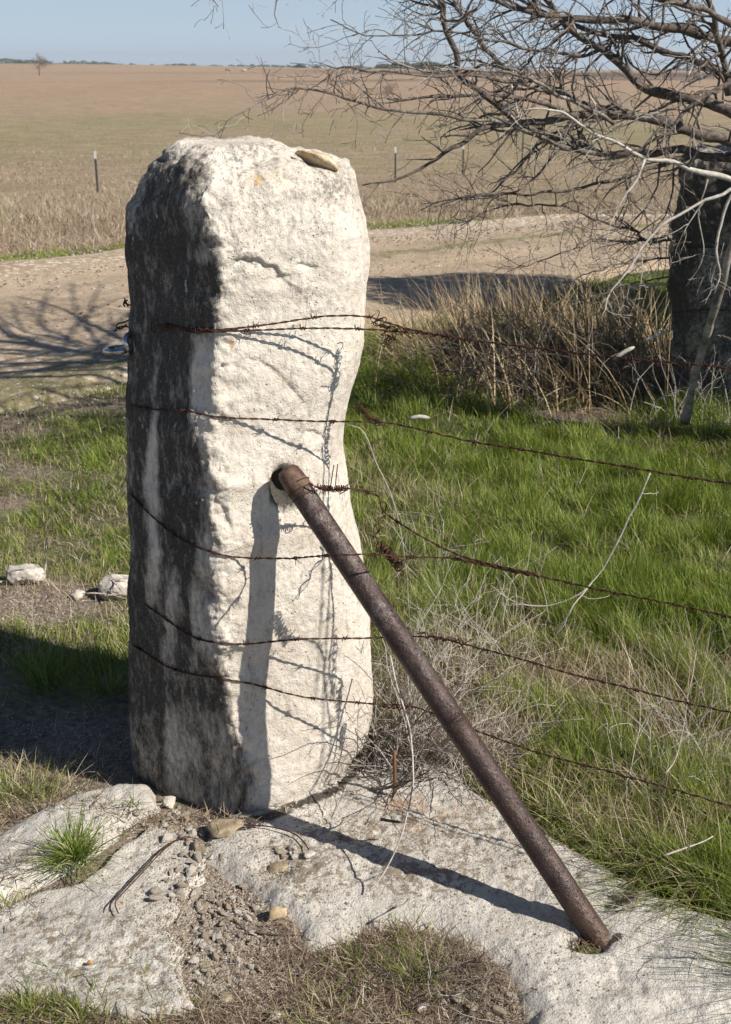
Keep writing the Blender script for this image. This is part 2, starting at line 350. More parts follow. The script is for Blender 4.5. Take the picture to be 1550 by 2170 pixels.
fr = np.array([tuple(UZ(*p))[:2] for p in ROAD_FAR]); nr = np.array([tuple(UZ(*p))[:2] for p in ROAD_NEAR])
def far_y(x): return np.interp(x, fr[:, 0], fr[:, 1])
def near_y(x): return np.interp(x, nr[:, 0], nr[:, 1])
def in_road(x, y):
    w = fbm(x * 1.1, y * 1.1, 0, 21, 3)
    return sst(-.12, .12, y - near_y(x) + w * .35) * sst(-.1, .1, far_y(x) - y + w * .2)
def blob(px, py, cx, cy, rx, ry): return np.exp(-(((px - cx) / rx) ** 2 + ((py - cy) / ry) ** 2))
def greenness(x, y):          # where turf grows; patches laid out on the ground
    px, py = proj(np.stack([x, y, 0 * x], -1))
    g = np.where(px > 560, 1.0, .55)
    g = g - 1.0 * blob(px, py, 1150, 1420, 260, 60) * .7 - 1.2 * blob(px, py, 1220, 885, 110, 22) - .8 * blob(px, py, 1060, 1560, 190, 70)
    g = g + .5 * blob(px, py, 190, 960, 120, 90) + .5 * blob(px, py, 190, 1130, 130, 90) + .4 * blob(px, py, 190, 1420, 150, 60)
    g = g - .9 * blob(px, py, 60, 1290, 130, 35) - .6 * blob(px, py, 30, 1060, 80, 50) - .9 * blob(px, py, 80, 1620, 250, 90) - .5 * blob(px, py, 150, 860, 250, 30)
    g = g + fbm(x * 3.1, y * 3.1, 0, 33, 4) * .75 + .25 * fbm(x * 9, y * 9, 0, 34, 3)
    g = g - 2.5 * sst(1700, 1760, py) * (1 - sst(1080, 1200, px)) - 1.5 * blob(px, py, 100, 1580, 330, 90)
    return np.clip(g, 0, 1) * (1 - in_road(x, y))

ys = [-4.0]
while ys[-1] < 1500:
    y = ys[-1]; ys.append(y + (.15 if y < 1 else .014 if y < 3.2 else max(.02, .0075 * y)))
ys = np.array(ys); us = np.linspace(-1, 1, 520); us = us * (.55 + .45 * us ** 2)
Yg, Ug = np.meshgrid(ys, us, indexing='ij'); Xg = Ug * (3.4 + .95 * np.maximum(Yg, 0)) + .2
Zg = hgt(Xg, Yg)
def gridF(n, m):
    i, j = np.meshgrid(np.arange(n - 1), np.arange(m - 1), indexing='ij'); a = i * m + j
    return np.stack([a, a + 1, a + m + 1, a + m], -1).reshape(-1, 4)
X_, Y_ = Xg.ravel(), Yg.ravel()
fieldm = sst(-.1, .5, Y_ - far_y(X_)); gr = greenness(X_, Y_)
d_far = Y_ - far_y(X_)
verge = sst(-.1, .1, d_far) * (1 - sst(.3, 1.1, d_far + fbm(X_*.6, Y_*.6, 0, 2, 3) * .5))
gp, gq = proj(np.stack([X_, Y_, Zg.ravel()], -1))
band = .75 * np.exp(-((Y_ - 62) / 22) ** 2) * (1 - .4 * sst(0, 30, X_)) + .45 * np.exp(-((Y_ - 20) / 6) ** 2)
burn = sst(0, 1, blob(X_, Y_, 60, 300, 70, 60) * 1.6 + fbm(X_*.02, Y_*.05, 0, 8, 3) * .5) * sst(150, 200, Y_) + .8*np.exp(-((Y_ - 190 - .5 * X_) / 6) ** 2) * sst(-40, 0, X_) 
g_ob = mesh_np('ground', np.stack([X_, Y_, Zg.ravel()], -1), gridF(len(ys), len(us)), M['ground'],
    dict(green=np.maximum(gr, verge), field=fieldm * (1 - verge), far=sst(60, 140, Y_), band=band, burn=np.clip(burn, 0, 1)))
tag(g_ob, kind='structure')
# road sheet, its ragged edges sink under the turf
xs = np.linspace(-9, 14, 700); vs = np.linspace(-.12, 1.06, 170)
Xr, Vr = np.meshgrid(xs, vs, indexing='ij'); Yr = near_y(Xr) + (far_y(Xr) - near_y(Xr)) * Vr
m_ = in_road(Xr, Yr)
Zr = hgt(Xr, Yr) + .012 * (m_ - .35) * 2 + .045 * m_ + .02 * np.exp(-((Vr - .93) / .06) ** 2) * m_ + .006 * fbm(Xr*5, Yr*5, 0, 61, 4) * m_ - .022 * (np.exp(-((Vr - .40) / .07) ** 2) + np.exp(-((Vr - .78) / .06) ** 2)) * m_
stony = .25 + .75 * np.exp(-((Vr - .92) / .07) ** 2) + .7 * np.exp(-((Vr - .05) / .25) ** 2) * (Xr < -.5)
rg = .7 * np.exp(-((Vr - .62) / .06) ** 2) * (Xr > -1.0) + .75 * np.exp(-((Vr - .06) / .16) ** 2) * (Xr < -.6)
tag(mesh_np('gravel_road', np.stack([Xr, Yr, Zr], -1).reshape(-1, 3), gridF(len(xs), len(vs)), M['road'], dict(stony=np.clip(stony, 0, 1).ravel(), green=np.clip(rg, 0, 1).ravel())), kind='structure')

# ------------------------------------------------------------------ big stone post
LEFT = [(480, 290), (440, 295), (400, 302), (370, 311), (347, 320), (341, 338), (318, 350), (300, 376), (286, 410), (268, 440), (266, 480), (268, 540), (270, 600), (277, 650), (272, 690), (270, 740), (266, 790), (265, 860), (270, 950), (268, 1050), (270, 1150), (268, 1250), (274, 1300), (272, 1400), (275, 1500), (277, 1600), (284, 1640), (300, 1690), (330, 1740)]
RIGHT = [(480, 290), (520, 296), (550, 304), (580, 316), (610, 328), (660, 338), (700, 347), (735, 357), (750, 378), (760, 430), (770, 480), (776, 560), (777, 640), (775, 740), (765, 790), (746, 850), (733, 905), (728, 960), (735, 1010), (742, 1060), (746, 1110), (756, 1150), (766, 1190), (775, 1250), (783, 1300), (785, 1350), (788, 1410), (791, 1460), (794, 1500), (792, 1550), (782, 1590), (752, 1640), (700, 1690)]
RIDGE = [(470, 290), (452, 310), (436, 345), (433, 400), (432, 440), (450, 472), (464, 520), (468, 570), (464, 600), (474, 622), (457, 650), (456, 700), (460, 760), (467, 830), (462, 870), (440, 930), (448, 980), (468, 1030), (452, 1060), (452, 1100), (476, 1150), (457, 1190), (464, 1250), (465, 1300), (470, 1350), (471, 1410), (483, 1460), (490, 1510), (504, 1560), (520, 1600), (535, 1650), (535, 1700), (520, 1760)]
def curve_z(L, Y):
    P = [UY(a, b, Y) for a, b in L]; z = np.array([p.z for p in P])[::-1]; x = np.array([p.x for p in P])[::-1]; return z, x
zl, xl = curve_z(LEFT, 2.50); zr_, xr_ = curve_z(RIGHT, 2.50); zf, xf = curve_z(RIDGE, 2.34)
ztop = UY(480, 303, 2.55).z
zlv = np.concatenate([np.arange(-.10, ztop - .085, .0028), ztop - .085 * (1 - np.linspace(0, 1, 62) ** 1.0)[:-1], [ztop - .0006]])
NR = 520; RINGS = []
for z in zlv:
    zz = z + .0
    L = np.interp(zz, zl, xl); Rr = np.interp(zz, zr_, xr_); Fx = np.interp(zz, zf, xf)
    Fx = min(max(Fx, L + .02 * (Rr - L)), Rr - .02 * (Rr - L)) if Rr > L else (L + Rr) / 2
    bt = max(0.0, (.20 - z) / .30); bt = bt * bt                       # rounded foot
    tp = sst(0, .10, ztop - z) ** .5 if z > ztop - .10 else 1.0        # rounded top
    yF = 2.325 + (1 - tp) * .12 + .012 * math.sin(z * 7); yB = 2.86 - (1 - tp) * .15 - bt * .05
    yR = 2.50 + bt * .08; yL = 2.49 + bt * .06
    wdt = Rr - L
    Mx = Fx + (Rr - Fx) * .55; My = yF + (yR - yF) * .42
    Mlx = L + (Fx - L) * .5; Mly = yF + (yL - yF) * .45
    pts = [(Fx, yF), (Fx + (Mx-Fx)*.35, yF + (My-yF)*.30), (Mx, My), (Fx + (Rr-Fx)*.86, yF + (yR-yF)*.72), (Rr, yR + .02), (Rr + .000, yR + .12), (Rr - .03 * tp, yB - .06), (Rr - .12 * wdt / .5, yB), (L + .2 * wdt, yB), (L + .03, yB - .09), (L, yL + .10), (L, yL), (L + .03 * wdt / .5, yF + (yL-yF)*.8), (Mlx, Mly), (Fx - (Fx-Mlx)*.3, yF + (Mly-yF)*.28)]
    P = np.array(pts)
    for it in range(3):                                        # Chaikin rounding; ridge kept crisper
        Q = []
        n = len(P)
        for i in range(n):
            a, b_ = P[i], P[(i + 1) % n]; q = .25 if it else (.12 if i in (0, n - 1) else .25)
            if it == 0 and i == 0: Q += [a * .9 + b_ * .1, a * .25 + b_ * .75]
            elif it == 0 and i == n - 1: Q += [a * .75 + b_ * .25, a * .1 + b_ * .9]
            else: Q += [a * .75 + b_ * .25, a * .25 + b_ * .75]
        P = np.array(Q)
    i0 = int(np.argmin((P[:, 0] - Fx) ** 2 + (P[:, 1] - yF) ** 2)); P = np.roll(P, -i0, axis=0)
    C = np.vstack([P, P[:1]]); d = np.concatenate([[0], np.cumsum(np.linalg.norm(np.diff(C, axis=0), axis=1))])
    u = np.linspace(0, 1, NR + 1)[:-1]
    # keep the ridge at u = 0 and spend more vertices on the front
    u = u + .10 / (2 * math.pi) * -np.sin(2 * math.pi * u)
    RINGS.append(np.stack([np.interp(u * d[-1], d, C[:, 0]), np.interp(u * d[-1], d, C[:, 1]), np.full(NR, z)], -1))
G = np.array(RINGS)
# a little smoothing up the post of the traced outlines
for _ in range(2): G[1:-1, :, :2] = G[1:-1, :, :2] * .5 + (G[:-2, :, :2] + G[2:, :, :2]) * .25
du = np.roll(G, -1, 1) - np.roll(G, 1, 1); dv = np.gradient(G, axis=0)
Nn = np.cross(du, dv); Nn /= np.maximum(np.linalg.norm(Nn, axis=2, keepdims=True), 1e-9)
x, y, z = G[..., 0], G[..., 1], G[..., 2]; ppx, ppy = proj(G)
front = Nn[..., 1] < .15
ridx = np.interp(z, zf, xf); rd = np.exp(-((x - ridx) / .035) ** 2) * (y < 2.42)
lit = sst(-.02, .04, x - ridx) * (Nn[..., 1] < .3)
D = fbm(x*5, y*5, z*3.2, 1, 3) * .010 + fbm(x*17, y*17, z*12, 2, 4) * .0065 * (1 - .6*lit) + fbm(x*55, y*55, z*50, 3, 3) * .0022
cr = np.abs(fbm(x*22, y*22, z*20, 41, 4)); D += rd * (fbm(x*30, y*30, z*34, 12, 4) * .015 + fbm(x*9, y*9, z*11, 11, 3) * .012 + np.sign(fbm(x*14, y*14, z*17, 13, 2)) * .0015)
left = (1 - lit) * (x < ridx)
D += left * (np.maximum(0, fbm(x*38 + 3, y*38, z*3.0, 14, 3)) * .008)       # vertical flutes
D += fbm(x*120, y*120, z*120, 17, 2) * .0009
upper = sst(700, 500, ppy)
D += upper * (fbm(x*28, y*28, z*26, 18, 4) * .006)
topm = sst(.14, 0, ztop - z); D += topm * (fbm(x*24, y*24, z*24, 19, 4) * .010 + np.abs(fbm(x*60, y*60, z*60, 20, 2)) * .004)
def pl_dist(px, py, L):
    best = np.full(px.shape, 1e9); sgn = np.zeros(px.shape)
    for (a, b), (c, d) in zip(L[:-1], L[1:]):
        vx, vy = c - a, d - b; t = np.clip(((px - a) * vx + (py - b) * vy) / (vx*vx + vy*vy), 0, 1)
        ex, ey = px - a - t * vx, py - b - t * vy; dd = np.hypot(ex, ey); s = ey - ex * 0
        m = dd < best; best = np.where(m, dd, best); sgn = np.where(m, s, sgn)
    return best, sgn
jit = 5 * fbm(x*60, y*60, z*60, 71, 2)
for L, dep, wid in (([(520, 548), (548, 550), (562, 562), (585, 566), (597, 584)], .0075, 22), ([(596, 590), (640, 620), (655, 655), (635, 690)], .003, 26), ([(640, 560), (665, 566)], .006, 10), ([(430, 800), (455, 790), (468, 770)], .008, 12), ([(545, 760), (590, 790), (640, 850)], .004, 18), ([(455, 1060), (480, 1080), (485, 1110)], .006, 16), ([(660, 910), (690, 930), (680, 955)], .005, 18)):
    dd, sg = pl_dist(ppx + jit, ppy + jit, L); D -= front * dep * np.where(sg > 0, np.exp(-(dd / wid) ** 2), np.exp(-(dd / 2.5) ** 2))
hole = np.exp(-(((ppx - 603 + jit) / 24) ** 2 + ((ppy - 1028) / 34) ** 2) ** 1.5) * front; D -= hole * .045
G = G + Nn * D[..., None]
nl = len(zlv)
i, j = np.meshgrid(np.arange(nl - 1), np.arange(NR), indexing='ij'); j2 = (j + 1) % NR
Fp = np.stack([i*NR + j, i*NR + j2, (i+1)*NR + j2, (i+1)*NR + j], -1).reshape(-1, 4)
V = np.vstack([G.reshape(-1, 3), G[-1].mean(0)[None]]); top = nl * NR
tf = np.stack([np.full(NR, top), (nl-1)*NR + np.arange(NR), (nl-1)*NR + (np.arange(NR)+1) % NR], -1)
# black growth and run-off stains, plus shade painted into left face and socket
wob = 16 * fbm(x*9, y*9, z*5, 51, 4) + 9 * fbm(x*50, y*50, z*9, 52, 3)
def colm(x0, x1, y0, y1, s=10, sy=40): return sst(x0 - s, x0 + s, ppx + wob) * (1 - sst(x1 - s, x1 + s, ppx + wob)) * sst(y0 - sy, y0 + sy, ppy) * (1 - sst(y1 - sy, y1 + sy, ppy))
lf = 1 - sst(-.016, .012, x - ridx - .006)
stn_shade = .70 * colm(240, 310, 380, 1330) + .80 * colm(345, 402, 640, 1200, 26, 90) + .5 * colm(390, 425, 930, 1180, 20) + .62 * colm(300, 470, 330, 640, 14) + .70 * colm(270, 400, 500, 900, 34, 90) + .9 * colm(300, 455, 560, 700, 12, 20)
stn_shade += .6 * colm(270, 345, 1300, 1750) + .30 * colm(335, 570, 1400, 1790, 26, 90) + .5 * colm(372, 400, 1180, 1420, 7) + .35 * colm(270, 330, 1200, 1500)
stn_shade -= .52 * colm(318, 338, 745, 1210, 9) + .3 * colm(304, 328, 1180, 1300, 8) + .5 * blob(ppx, ppy, 410, 440, 45, 80) + .5 * blob(ppx, ppy, 415, 560, 35, 35) + .45 * colm(405, 480, 730, 930, 12)
stn_shade += .35 * colm(330, 350, 1100, 1330, 5)
stn_shade += .42 * colm(300, 480, 330, 640, 14) * blob(ppx, ppy, 400, 440, 80, 150) + .30 * colm(300, 500, 600, 1500, 30) + .18 * colm(335, 590, 1380, 1790, 30, 90) + .3 * fbm(x*14, y*14, z*3, 54, 4) * (x < ridx) + .25 * fbm(x*45, y*45, z*18, 55, 3) * (x < ridx)  # overall darkening deepens the left face's shade in the colour, with random mottling
stain_shade = np.clip(stn_shade * 1.12, 0, 1.05) * lf * (Nn[..., 1] < .9)
stain_shade = np.maximum(stain_shade, .9 * sst(0, .5, Nn[..., 1]) * (x < -.2))
stain_shade = np.maximum(stain_shade, 1.6 * np.exp(-(((ppx - 600 + jit * 2) / 31) ** 2 + ((ppy - 1037 + jit) / 44) ** 2) ** 2.2) * front); stain_shade = np.maximum(stain_shade, .75 * blob(ppx, ppy, 450, 1426, 18, 10)); stain_shade = np.maximum(stain_shade, .55 * blob(ppx, ppy, 465, 1690, 90, 22)*lf)  # dark of the pipe socket painted into the colour around the hole
lich = .12 * fbm(x*12, y*12, z*4, 57, 4) + .30 * sst(720, 380, ppy) * lit + .10 * blob(ppx, ppy, 470, 320, 150, 40) + .22 * blob(ppx, ppy, 715, 390, 45, 40) + .28 * blob(ppx, ppy, 640, 640, 60, 60) + .2 * blob(ppx, ppy, 520, 560, 60, 60) + .06 * lit + .15 * sst(1600, 1720, ppy)
och = .34 * blob(ppx, ppy, 560, 380, 40, 26) + .34 * blob(ppx, ppy, 620, 390, 60, 60) + .85 * blob(ppx, ppy, 491, 728, 7, 26) + .35 * blob(ppx, ppy, 730, 1340, 45, 60) + .5 * blob(ppx, ppy, 545, 385, 9, 10) + .4*blob(ppx, ppy, 655, 930, 30, 26)
def ext(a): return np.append(a.ravel(), a.ravel()[-1])
post = mesh_np('stone_post', V, Fp, M['post'], dict(stain_shade=ext(stain_shade), lichen=ext(lich), ochre=ext(och), fleck=ext(left * sst(1400, 900, ppy))), loc=(-.27, 2.58, 0))
me = post.data; bmx = bmesh.new(); bmx.from_mesh(me); bmx.verts.ensure_lookup_table()
for t in tf:
    try: bmx.faces.new([bmx.verts[int(k)] for k in t]).smooth = True
    except ValueError: pass
bmx.to_mesh(me); bmx.free()
tag(post, 'tall rough hewn white limestone gate post, black stained on its left side, in the foreground', 'stone post')
PB = BVHTree.FromPolygons([Vector(v) for v in V[:-1:1]], [tuple(int(k) for k in f) for f in Fp])
def hit(px, py, off=.004):
    d = ray(px, py).normalized(); h = PB.ray_cast(CAM, d)
    if h[0] is None: return None
    return h[0] - d * off
def rock_bm(seed, dims, rough=.12, pts=26, sub=2, flat=.0):
    rr = random.Random(seed); bm = bmesh.new()
    for _ in range(pts):
        v = Vector((rr.gauss(0, 1), rr.gauss(0, 1), rr.gauss(0, 1))).normalized() * rr.uniform(.82, 1.05)
        v = Vector([max(-.78, min(.78, c)) for c in v]); bm.verts.new((v.x * dims[0], v.y * dims[1], v.z * dims[2]))
    bmesh.ops.convex_hull(bm, input=bm.verts[:])
    for v in [v for v in bm.verts if not v.link_faces]: bm.verts.remove(v)
    if sub:
        bmesh.ops.bevel(bm, geom=bm.edges[:], offset=min(dims) * .10, segments=1, affect='EDGES')
        bmesh.ops.triangulate(bm, faces=bm.faces[:])
        bmesh.ops.subdivide_edges(bm, edges=bm.edges[:], cuts=sub, use_grid_fill=True)
        s = max(dims)
        for v in bm.verts:
            n = mnoise.noise(v.co / s * 2.2 + Vector((seed, 0, 0))) * .6 + mnoise.noise(v.co / s * 7 + Vector((seed, 3, 0))) * .3
            v.co += v.normal * n * rough * min(dims)
    bm.normal_update(); return bm
# the loose flat stone lying on top
def post_top(px, Y):
    h = PB.ray_cast(Vector((UY(px, 330, Y).x, Y, 2.5)), Vector((0, 0, -1))); return h[0] if h[0] else UY(px, 330, Y)
p = UY(671, 340, 2.49); ts = bm_obj('flat_stone', rock_bm(5, (.058, .034, .019), .25, 22, 3), M['tanrock'], (p.x, 2.49, p.z)); ts.rotation_euler = (R(-6), R(19), R(4))
tag(ts, 'small tan flat stone lying on top of the foreground stone post', 'stone')

# ------------------------------------------------------------------ limestone slabs
def poly_sdf(x, y, poly):
    n = len(poly); best = np.full(x.shape, 1e9); ins = np.zeros(x.shape, bool)
    for k in range(n):
        (ax, ay), (bx, by) = poly[k], poly[(k + 1) % n]; vx, vy = bx - ax, by - ay
        t = np.clip(((x-ax)*vx + (y-ay)*vy) / (vx*vx + vy*vy + 1e-12), 0, 1); best = np.minimum(best, np.hypot(x-ax-t*vx, y-ay-t*vy))
        c = ((ay > y) != (by > y)) & (x < (bx - ax) * (y - ay) / (by - ay + 1e-12) + ax); ins ^= c
    return np.where(ins, best, -best)
SLABH = []
def slab(name, label, pix, H, soft, marks, extra=None, step=.0055, seed=0):
    poly = [tuple(UZ(a, b, H * .8))[:2] for a, b in pix]; P = np.array(poly); lo = P.min(0) - .06; hi = P.max(0) + .06
    xs = np.arange(lo[0], hi[0], step); ys = np.arange(lo[1], hi[1], step); X, Y = np.meshgrid(xs, ys, indexing='ij')
    wx = fbm(X*9, Y*9, 0, seed, 4) * .035; wy = fbm(X*9, Y*9, 7, seed + 1, 4) * .035
    d = poly_sdf(X + wx, Y + wy, poly)
    Z = -.035 + (H + .035) * (1 - (1 - np.clip((d + .02) / soft, 0, 1)) ** 2.2)
    ins = sst(0, .05, d)
    Z += ins * (fbm(X*4, Y*4, 0, seed+2, 4) * .012 + fbm(X*16, Y*16, 0, seed+3, 4) * .0045 + fbm(X*60, Y*60, 0, seed+4, 3) * .0028 - np.maximum(0, fbm(X*34, Y*34, 0, seed+5, 3) - .15) * .014)
    qx, qy = proj(np.stack([X, Y, Z], -1))
    if extra: Z = Z + extra(qx, qy, X, Y)
    keep = d > -.03; at = marks(qx, qy, X, Y)
    Fq = gridF(len(xs), len(ys)); kf = keep.ravel()[Fq].all(1); Fq = Fq[kf][:, ::-1]
    used = np.unique(Fq); mp = np.full(X.size, -1); mp[used] = np.arange(len(used))
    Vv = np.stack([X.ravel(), Y.ravel(), Z.ravel()], -1)[used]
    Fq = mp[Fq][:, ::-1]
    c = Vv.mean(0); o = mesh_np(name, Vv, Fq, M['slab'], {k: (v + 0 * X).ravel()[used] for k, v in at.items()}, loc=(c[0], c[1], 0))
    tag(o, label, 'rock slab'); SLABH.append((poly, xs, ys, np.where(keep, Z, -.1))); return o
def zz(x, y):
    z = 0.0
    for poly, xs, ys, Z in SLABH:
        if xs[0] <= x <= xs[-1] and ys[0] <= y <= ys[-1]:
            i = min(len(xs)-1, int((x - xs[0]) / (xs[1]-xs[0]))); j = min(len(ys)-1, int((y - ys[0]) / (ys[1]-ys[0]))); z = max(z, Z[i, j])
    return z
C_PX = [(440, 1755), (480, 1700), (560, 1660), (700, 1600), (790, 1575), (850, 1585), (940, 1615), (1040, 1672), (1130, 1722), (1230, 1775), (1330, 1840), (1430, 1880), (1550, 1925), (1800, 2010), (2050, 2300), (1500, 2700), (1180, 2350), (1110, 2170), (1085, 2090), (1040, 2010), (960, 1985), (880, 1965), (820, 1955), (760, 1968), (700, 2000), (650, 1992), (615, 1940), (560, 1905), (520, 1865), (470, 1838), (418, 1800)]
def c_marks(qx, qy, X, Y):
    st_ = .52 * blob(qx, qy, 1300, 1920, 75, 34) + .42 * blob(qx, qy, 1340, 1880, 50, 40) + 1.1 * blob(qx, qy, 1243, 1994, 42, 22) + .6 * blob(qx, qy, 1310, 1985, 24, 18) + .5 * blob(qx, qy, 1230, 1850, 30, 30) + .35 * blob(qx, qy, 930, 1890, 130, 30) + .8 * blob(qx, qy, 480, 1745, 60, 12) + .75 * np.exp(-((qy - np.interp(qx, [440, 520, 640, 720, 790], [1736, 1748, 1704, 1670, 1600])) / 17) ** 2) * (qx < 800)  # soil and debris marks, plus painted dark of pipe hole and post-foot gap
    l = .24 + .20 * blob(qx, qy, 880, 1760, 230, 70) + .25 * fbm(X*7, Y*7, 0, 78, 3) + .3 * blob(qx, qy, 620, 1840, 80, 60) - .3 * sst(1050, 1250, qx) * sst(1900, 2000, qy) - .25 * blob(qx, qy, 470, 1810, 70, 50) + .25 * blob(qx, qy, 850, 1870, 200, 50)
    return dict(stain_shade=st_, lichen=l, ochre=.5 * blob(qx, qy, 845, 1700, 50, 22) + .42 * blob(qx, qy, 920, 1740, 260, 90))
def c_extra(qx, qy, X, Y):
    return -.045 * blob(qx, qy, 1246, 1994, 36, 15) - .02 * blob(qx, qy, 585, 1835, 45, 24) + .012 * fbm(X*11, Y*11, 0, 77, 4) * sst(1150, 1300, qx)
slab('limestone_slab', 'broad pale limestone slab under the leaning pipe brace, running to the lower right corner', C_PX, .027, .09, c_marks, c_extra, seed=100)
A_PX = [(-400, 1960), (-100, 1800), (0, 1745), (100, 1692), (180, 1662), (265, 1638), (330, 1640), (345, 1690), (300, 1722), (250, 1752), (200, 1780), (140, 1822), (60, 1862), (-60, 1920), (-300, 2060)]
slab('limestone_slab', 'smooth rounded white limestone slab left of the post, partly in its shadow', A_PX, .042, .08, lambda qx, qy, X, Y: dict(stain_shade=0, lichen=.10 + 0 * X, ochre=0), seed=200)
B_PX = [(250, 1790), (330, 1752), (400, 1768), (432, 1806), (420, 1850), (372, 1900), (352, 1960), (384, 2000), (402, 2080), (412, 2128), (330, 2150), (240, 2150), (130, 2112), (50, 2085), (-60, 2075), (-350, 2120), (-300, 2020), (-20, 1945), (80, 1893), (160, 1862), (215, 1832)]
slab('limestone_slab', 'pitted brown speckled limestone slab at the lower left beside the gravel', B_PX, .022, .03, lambda qx, qy, X, Y: dict(stain_shade=.12 * blob(qx, qy, 200, 2000, 200, 80), lichen=.10 + .38 * sst(1880, 1960, qy) + 0 * X, ochre=.3 * blob(qx, qy, 190, 2030, 150, 60)), seed=300)

# ------------------------------------------------------------------ pipe brace
TP = UY(613, 1003, 2.342); FT = UZ(1272, 1994, .0); PD = (TP - FT).normalized(); PL = (TP - FT).length
br = empty('pipe_brace', (FT.x, FT.y, 0)); tag(br, 'leaning brown rusted steel pipe propping the foreground stone post, its foot in the slab', 'brace')
def ring_tube(p0, ax, prof, sides, m, name, parent, jag=0, inner=None, wl=(0, 0, 0)):
    q = Vector((0, 0, 1)).rotation_difference(ax); V = []; F = []
    for k, (t, r) in enumerate(prof):
        for a in range(sides):
            an = 2 * math.pi * a / sides; tt = t + (jag * (vn(np.array(math.cos(an)*2.3), math.sin(an)*2.3, 0, 5)) if k in (0, len(prof)-1) and jag else 0)
            V.append(tuple(Vector(p0) + q @ Vector((r * math.cos(an), r * math.sin(an), float(tt)))))
    for k in range(len(prof) - 1):
        for a in range(sides): b = (a + 1) % sides; F.append((k*sides + a, k*sides + b, (k+1)*sides + b, (k+1)*sides + a))
    V = [tuple(Vector(v) - Vector(wl)) for v in V]
    return mesh_np(name, V, F, m, parent=parent)
pr = .0250
prof = [(.06, pr - .005), (-.012, pr - .005), (-.012, pr)] + [(t, pr) for t in np.linspace(0.0, PL * .46, 14)] + [(PL*.46 + .0006, pr + .0008), (PL*.46 + .003, pr + .0008), (PL*.46 + .0036, pr)] + [(t, pr) for t in np.linspace(PL*.5, PL - .055, 16)] + [(PL - .02, pr * .97)]
ring_tube(FT, PD, prof, 40, M['pipe'], 'pipe', br, .0, wl=(FT.x, FT.y, 0))
ring_tube(TP, PD, [(-.046, pr + .0006), (-.044, pr + .0016), (-.03, pr + .0014), (-.012, pr), (.002, pr * .95), (.010, pr * .72), (.013, pr * .3), (.013, .0005)], 40, M['collar'], 'collar', br, .0, wl=(FT.x, FT.y, 0))

# ------------------------------------------------------------------ wires
KX, KY, FA = .035, 2.40, 30.0
fw = Vector((math.cos(R(FA)), -math.sin(R(FA)), 0)); fn = Vector((math.sin(R(FA)), math.cos(R(FA)), 0)); K0 = Vector((KX, KY, 0))
def UF(px, py, off=0.0):
    d = ray(px, py); t = (K0 - CAM).dot(fn) / d.dot(fn); q = CAM + d * t
    return q - fn * off
def wire_path(pts, pull=None):
    """pts in photo pixels: on the post where it touches, otherwise in the fence plane"""
    out = []
    ri = None
    for k, (px, py) in enumerate(pts):
        if px <= 475:
            h = hit(px, py, .0045)
            out.append(h if h else UY(px, py, 2.5))
        elif px < 800: out.append(None)
        else: out.append(UF(px, py))
        if pull and px >= 475:
            o = pull(px)
            if out[-1] is not None and o: out[-1] = UF(px, py, o)
    idx = [k for k, o in enumerate(out) if o is not None]
    for k, o in enumerate(out):
        if o is None:
            a = max([i for i in idx if i < k], default=None); b = min([i for i in idx if i > k], default=None)
            px, py = pts[k]
            if a is None: A = 2.33; ax = 465
            else: A = out[a].y; ax = pts[a][0]
            if b is None: Bq = KY; bx = 800
            else: Bq = out[b].y; bx = pts[b][0]
            f = (px - ax) / (bx - ax); Yv = A + (Bq - A) * f; q = UY(px, py, Yv)
            h = hit(px, py, .0045)
            if h and (h - CAM).length < (q - CAM).length: q = h
            out[k] = q
    return out
def clear_post(P):
    P = np.array(P); push = np.zeros(len(P))
    for k in range(len(P)):
        v = Vector(P[k]) - CAM; L = v.length; h = PB.ray_cast(CAM, v / L)
        if h[0] is not None and h[3] < L + .004: push[k] = L + .004 - h[3] if L - h[3] < .25 else 0
    sm = push.copy()
    for _ in range(6): sm[1:-1] = np.maximum(push[1:-1], (sm[:-2] + sm[2:]) / 2 * .96)
    for k in range(len(P)):
        v = Vector(P[k]) - CAM; P[k] = np.array(CAM + v * (1 - sm[k] / v.length))
    return P
barb_me = {}
def barb_mesh(m, v):
    if (m, v) in barb_me: return barb_me[(m, v)]
    rr = random.Random(v * 31 + 5); T = Tubes(); r = .00095
    for k in range(2):
        a0 = rr.uniform(0, 6.28)
        pts = []
        for q in range(11):
            a = a0 + q * .95; pts.append((.0031 * math.cos(a), .0031 * math.sin(a), (q - 5) * .0009 + k * .0012))
        e0 = Vector(pts[0]); e1 = Vector(pts[-1])
        d0 = Vector((-math.sin(a0), math.cos(a0), rr.uniform(-.3, .3))) * -1; d1 = Vector((-math.sin(a0 + 9.5), math.cos(a0 + 9.5), rr.uniform(-.3, .3)))
        L = rr.uniform(.010, .015)
        pts = [tuple(e0 + d0 * L)] + pts + [tuple(e1 + d1 * L)]
        T.add(pts, [r * .4] + [r] * (len(pts) - 2) + [r * .4], 5)
    o = T.obj('barb', M[m]); me = o.data; bpy.data.objects.remove(o); barb_me[(m, v)] = me; return me
